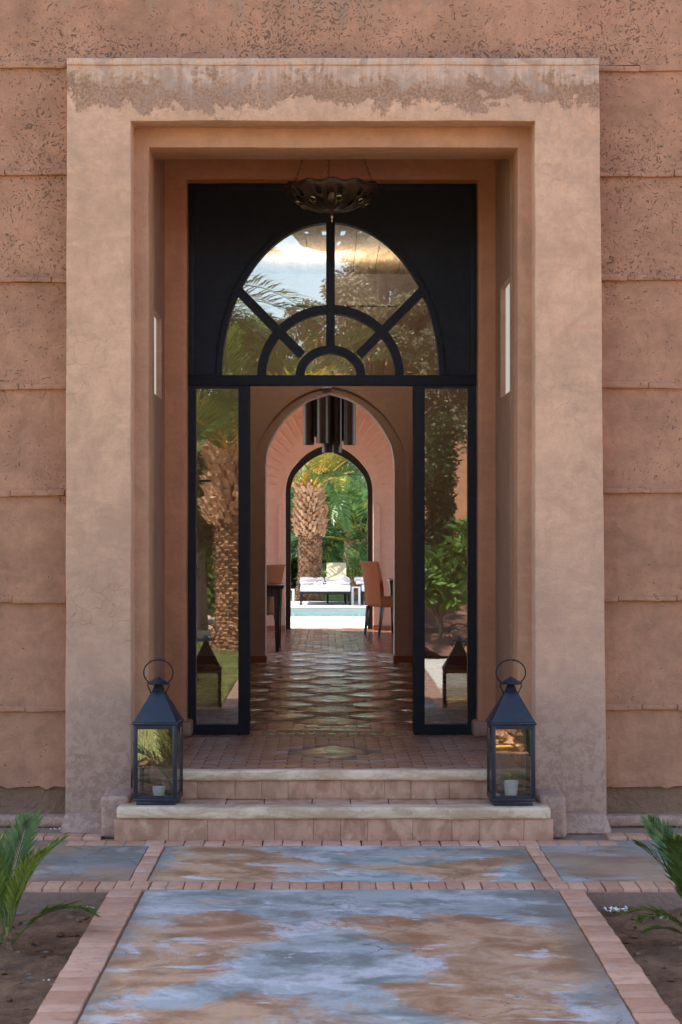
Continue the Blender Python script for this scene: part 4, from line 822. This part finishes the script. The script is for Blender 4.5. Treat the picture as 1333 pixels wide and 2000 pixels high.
# ------------------------------------------------------------------ LANTERNS ON THE STEP
def lantern(loc, rz, label, cup, craggy):
    c = thing('lantern', loc, label, 'lantern', 'black lanterns flanking the doorway', rz); h = .113; z0, z1 = .035, .415
    MB().box(-h+.012, h-.012, -h+.012, h-.012, 0, .022).build('base', M['lmetal'], c, local=True, bevel=.003)
    MB().box(-h, h, -h, h, .0225, .036).build('tray', M['lmetal'], c, local=True, bevel=.003)
    for sx in (-1, 1):
        for sy in (-1, 1): MB().box(sx*(h-.011)-.011, sx*(h-.011)+.011, sy*(h-.011)-.011, sy*(h-.011)+.011, .036, z1).build('post', M['lmetal'], c, local=True, bevel=.002)
    for k in range(4):
        rt = Matrix.Rotation(k*math.pi/2, 3, 'Z'); m = MB(); m.box(-h+.022, h-.022, -h+.001, -h+.014, z1-.022, z1-.001); m.box(-h+.022, h-.022, -h+.001, -h+.014, .037, .052); m.v = [tuple(rt @ Vector(v)) for v in m.v]; m.build('rail', M['lmetal'], c, local=True)
        m = MB(); m.box(-h+.0225, h-.0225, -h+.006, -h+.009, .0525, z1-.0225); m.v = [tuple(rt @ Vector(v)) for v in m.v]; m.build('glass_pane', M['lglass'], c, local=True)
    m = MB(); m.box(-h-.006, h+.006, -h-.006, h+.006, z1, z1+.014); m.build('eave', M['lmetal'], c, local=True, bevel=.003)
    m = MB(); m.frustum((0, 0, z1+.0142), (0, 0, z1+.165), 2*h, 2*h, .062, .062); m.build('roof', M['lmetal'], c, local=True, bevel=.003)
    m = MB(); m.frustum((0, 0, z1+.1655), (0, 0, z1+.205), .058, .058, .03, .03); m.build('neck', M['black'], c, local=True)
    m = MB(); m.lathe([(.001, z1+.243), (.012, z1+.236), (.03, z1+.226), (.055, z1+.213), (.064, z1+.207), (.055, z1+.203), (.01, z1+.206)], n=32); m.build('cap', M['lmetal'], c, local=True, smooth=50)
    m = MB(); rg = []
    for j in range(25):
        a = R(-62+304*j/24); rg.append((.077*math.cos(a), 0, z1+.262+.066*math.sin(a)))
    rg = [(.036, 0, z1+.150), (.058, 0, z1+.197)]+rg+[(-.058, 0, z1+.197), (-.036, 0, z1+.150)]; m.tube(rg, .0035, 8); m.build('handle', M['black'], c, local=True, smooth=60)
    m = MB(); (cx_, cy_, r0, r1, ch) = cup; m.lathe([(0, .0365), (r0, .0365), (r1, .0365+ch), (r1-.004, .0365+ch), (r1-.006, .0365+ch*.8), (0, .0365+ch*.8)], (cx_, cy_, 0), 24); m.build('candle_cup', M['wax'], c, local=True, smooth=45)
    return c
ST = .176
lantern((PX(310, 376), 10.10, ST), R(-4), 'black metal lantern on the step left of the doorway, low white candle inside', (.01, -.05, .027, .034, .055), 0)
lantern((PX(998, 376), 10.10, ST), R(1.5), 'black metal lantern on the step right of the doorway, tall white candle cup inside', (-.005, -.05, .030, .038, .085), 1)

# ------------------------------------------------------------------ YOUNG PALMS IN THE BEDS
ym = [frond_mesh('frond', .62, 82, 50, 24, .17, (M['young'], M['young']), 41, .020, .3, .3, .005, fwd=.95), frond_mesh('frond', .55, 62, 85, 24, .16, (M['young'], M['young']), 42, .020, .3, .3, .005, fwd=.95), frond_mesh('frond', .5, 42, 75, 22, .15, (M['young'], M['young']), 43, .019, .3, .3, .005, fwd=.95)]
def seedling(loc, label, spec, seed):
    p = thing('young_palm', loc, label, 'palm'); rr = random.Random(seed)
    MB().lathe([(.018, -.06), (.026, .0), (.02, .05), (.006, .1)], n=10).build('stem', M['trunk'], p, local=True)
    for k, a, s_ in spec: link('frond', ym[k], p, (0, 0, .0), (R(rr.uniform(-6, 6)), R(rr.uniform(-6, 6)), R(a)), (s_, s_, s_))
Yp = 7.75
seedling((PX(15, S(Yp)), Yp, -.09), 'young palm seedling in the left planting bed, one frond bent over the brick edging',
         [(0, 20, .82), (0, 75, .95), (0, 150, 1.0), (1, -12, .78), (1, 200, 1.0), (0, 250, .9), (0, 330, .8), (1, 110, .8), (2, 180, .8)], 3)
Yq = 7.85
seedling((PX(1362, S(Yq)), Yq, -.09), 'young palm seedling in the right planting bed beside the paved path',
         [(0, 178, .8), (1, 172, .62), (1, 205, .6), (0, 120, .9), (0, 250, .9), (1, 30, .8), (2, 190, .5), (0, 300, .8)], 5)

# petals and scraps
def scrap(px, py, z, r, n, label, cat='blossom'):
    Y = F*(EZ-z)/(py-VY); x = PX(px, S(Y)); rr = random.Random(int(px)); c = thing('fallen_blossom', (x, Y, z), label, cat); m = MB()
    for i in range(n):
        a = rr.random()*6.28; u = Vector((math.cos(a), math.sin(a), 0)); s_ = Vector((-u.y, u.x, 0)); L_ = r*rr.uniform(.6, 1.1); b_ = Vector((rr.uniform(-r, r)*1.2, rr.uniform(-r, r)*.8, .004)); h_ = r*rr.uniform(.3, .9)
        m.add([b_, b_+u*L_*.5+s_*L_*.35+Vector((0, 0, h_*.7)), b_+u*L_+Vector((0, 0, h_*.4)), b_+u*L_*.5-s_*L_*.35+Vector((0, 0, h_*.8))], [(0, 1, 2), (0, 2, 3)])
    m.build('petals', M['petal'], c, local=True, recalc=False)
scrap(1206, 1782, -.08, .035, 14, 'crumpled pale blossom lying on soil in the corner of the right bed'); scrap(1302, 1797, -.08, .022, 7, 'small white fallen flower beside the right palm seedling')
scrap(185, 1778, -.05, .02, 6, 'small white petal scrap at the top edge of the left bed'); scrap(97, 1920, -.07, .014, 4, 'pale petal on the left bed close to the brick edging')
scrap(107, 1622, .01, .022, 6, 'white paper scrap at the foot of the wall left of the portal', 'scrap')

# ------------------------------------------------------------------ GARDEN BEHIND THE CAMERA (seen in the glass)
structure(slab('forecourt', M['pale'], 1.12, 9, -1.2, 3.6, -.29, -.06))
structure(slab('garden_path', M['sand'], -1.0, 1.1, -12, .5, -.29, -.02))
soil_bed('garden_bed', 1.12, 12, -14, -1.2, .05, M['redsoil'], .35, .25)
structure(MB().box(-12, -1.05, -6, 5.8, -.29, -.07).box(-12, -1.96, 5.8, 8.6, -.29, -.07).build('lawn', M['grass'], org=(-6, 0, -.2)))
rr = random.Random(5); gp = MB()
for i in range(34000):
    X = -1.05-rr.random()**1.6*5; Y = rr.uniform(-5, 5.8 if X > -1.96 else 8.6); a = rr.random()*6.28; h_ = rr.uniform(.03, .075); gp.add([(X-.003, Y, -.07), (X+.004, Y, -.07), (X+.03*math.cos(a), Y+.03*math.sin(a), -.07+h_)], [(0, 1, 2)])
tag(gp.build('grass', M['grass'], recalc=False), 'short green lawn grass beside the path behind the camera', 'grass', kind='stuff')
hz = thing('garden_hose', (2, 5.2, -.06), 'yellow garden hose lying across the pavement, seen in the right glass', 'hose')
MB().tube([(-.85+i*.12, .08*math.sin(i*.7), .014) for i in range(40)], .012, 7).build('hose_line', M['hose'], hz, local=True, smooth=60)
palm((-1.25, -2.6, -.1), 'broad palm left of the path reflected in the left sidelight', 0, .30, 1.75, .95, .42, [(fb_[0], 12, 0), (fy[1], 10, .4), (fb_[1], 12, .2)], 8, 130, .11, bz=1.3)
palm((1.80, 4.9, -.1), 'palm trunk standing in the right bed, reflected in the right lantern', 0, .25, 4.3, .8, .36, [(fb_[0], 8, 0)], 9, 60, .13, bz=1.2)
palm((-2.9, -4.4, -.1), 'taller palm farther left, its long fronds reflected in the left of the fanlight', 0, .26, 3.7, .8, .36, [(fb_[0], 18, 0), (fy[0], 10, .4), (fb_[1], 22, .2), (fy[2], 14, .1)], 19, 60, .13, bz=1.2)
olv = lambda s_, c, R3, k, r: clump_set(random.Random(s_), c, R3, k, r)
tree('olive_tree', (.75, -7.5, -.1), 2.8, olv(1, (.35, 0, 4.8), (1.75, 1.5, 2.5), 48, .5), 75000, .10, .034, M['olive'], 'grey green olive tree behind the camera reflected right of the fanlight bar', seed=2, tr=.16)
tree('olive_tree', (3.6, -6, -.1), 2.2, olv(4, (0, 0, 4.4), (2.0, 1.5, 2.6), 36, .55), 50000, .10, .034, M['olive'], 'wide olive tree reflected at the right end of the fanlight', seed=3, tr=.16)
tree('dark_shrub', (1.62, -4.2, 0), .5, [((0, 0, 1.3+.35*i), (.26, .26, .3)) for i in range(6)], 9000, .07, .04, M['cyp'], 'dark clipped columnar shrub reflected in the right sidelight', 'shrub', seed=6, tr=.04)
for i, (x, y, h_, lab) in enumerate(((1.5, -2.2, .9, 'broad leaved shrub nearest the forecourt edge'), (2.3, -3.2, 1.2, 'taller broad leaved shrub beside the dark column shrub'), (3.3, -2.6, 1.0, 'broad leaved shrub farthest right in the red bed'), (.95, -3.6, 1.1, 'broad leaved shrub close to the sandy path'))):
    tree('leafy_shrub', (x, y, 0), .4, olv(20+i, (0, 0, h_), (.5, .4, .5), 9, .28), 2200, .2, .07, M['bright'], lab, 'shrub', seed=i+50, group='broad leaved shrubs in the red bed', tr=.03)
for i, (x, y, h_, lab) in enumerate(((-4.5, -6, 1.2, 'bushy green tree on the lawn left of the broad palm'), (-2.5, -5.6, 1.6, 'bushy green tree farther back behind the broad palm'), (-1.0, -9, 2.2, 'tall bushy tree between the broad palm and the olive'), (-.2, -14, 1.0, 'bushy green tree closing the end of the sandy path'))):
    tree('garden_tree', (x, y, -.1), 1.2, olv(60+i, (0, 0, h_+.6), (1.5, 1.2, 1.4), 18, .55), 9000, .14, .07, M['hedge'], lab, seed=i+70, tr=.09)
hp2 = [Vector((rr.uniform(-6, 6), rr.gauss(0, .5), rr.uniform(0, 3.2))) for i in range(14000)]
h2 = thing('hedge', (-4.5, -15.5, -.1), 'tall dense hedge closing the lawn behind the camera, left of the ochre wall', 'hedge'); MB().box(-6, 6, -.4, .0, 0, 3.0).build('hedge_core', M['cyp'], h2, local=True)
link('hedge_leaves', leaf_mesh('hedge_leaves', hp2, .2, .1, M['hedge'], rr), h2)
tree('garden_tree', (-2.3, -11, -.1), 2.4, olv(91, (0, 0, 4.1), (1.9, 1.4, 1.9), 34, .6), 26000, .16, .07, M['hedge'], 'tall leafy tree standing between the hedge and the two left palms', seed=91, tr=.12)
tree('garden_tree', (-5.2, -9, -.1), 2.4, olv(92, (0, 0, 4.1), (2.0, 1.4, 2.0), 30, .6), 20000, .16, .07, M['hedge'], 'tall leafy tree at the far left of the lawn behind the camera', seed=92, tr=.12)
gw = thing('garden_wall', (4, -18, 0), 'tall ochre plaster wall beyond the garden behind the camera', 'wall')
MB().box(-4.5, 12, -.3, .3, -.3, 5.6).build('wall_face', M['lining'], gw, local=True); MB().box(-4.55, 12, -.36, .36, 5.6, 5.75).build('coping', M['lining'], gw, local=True)
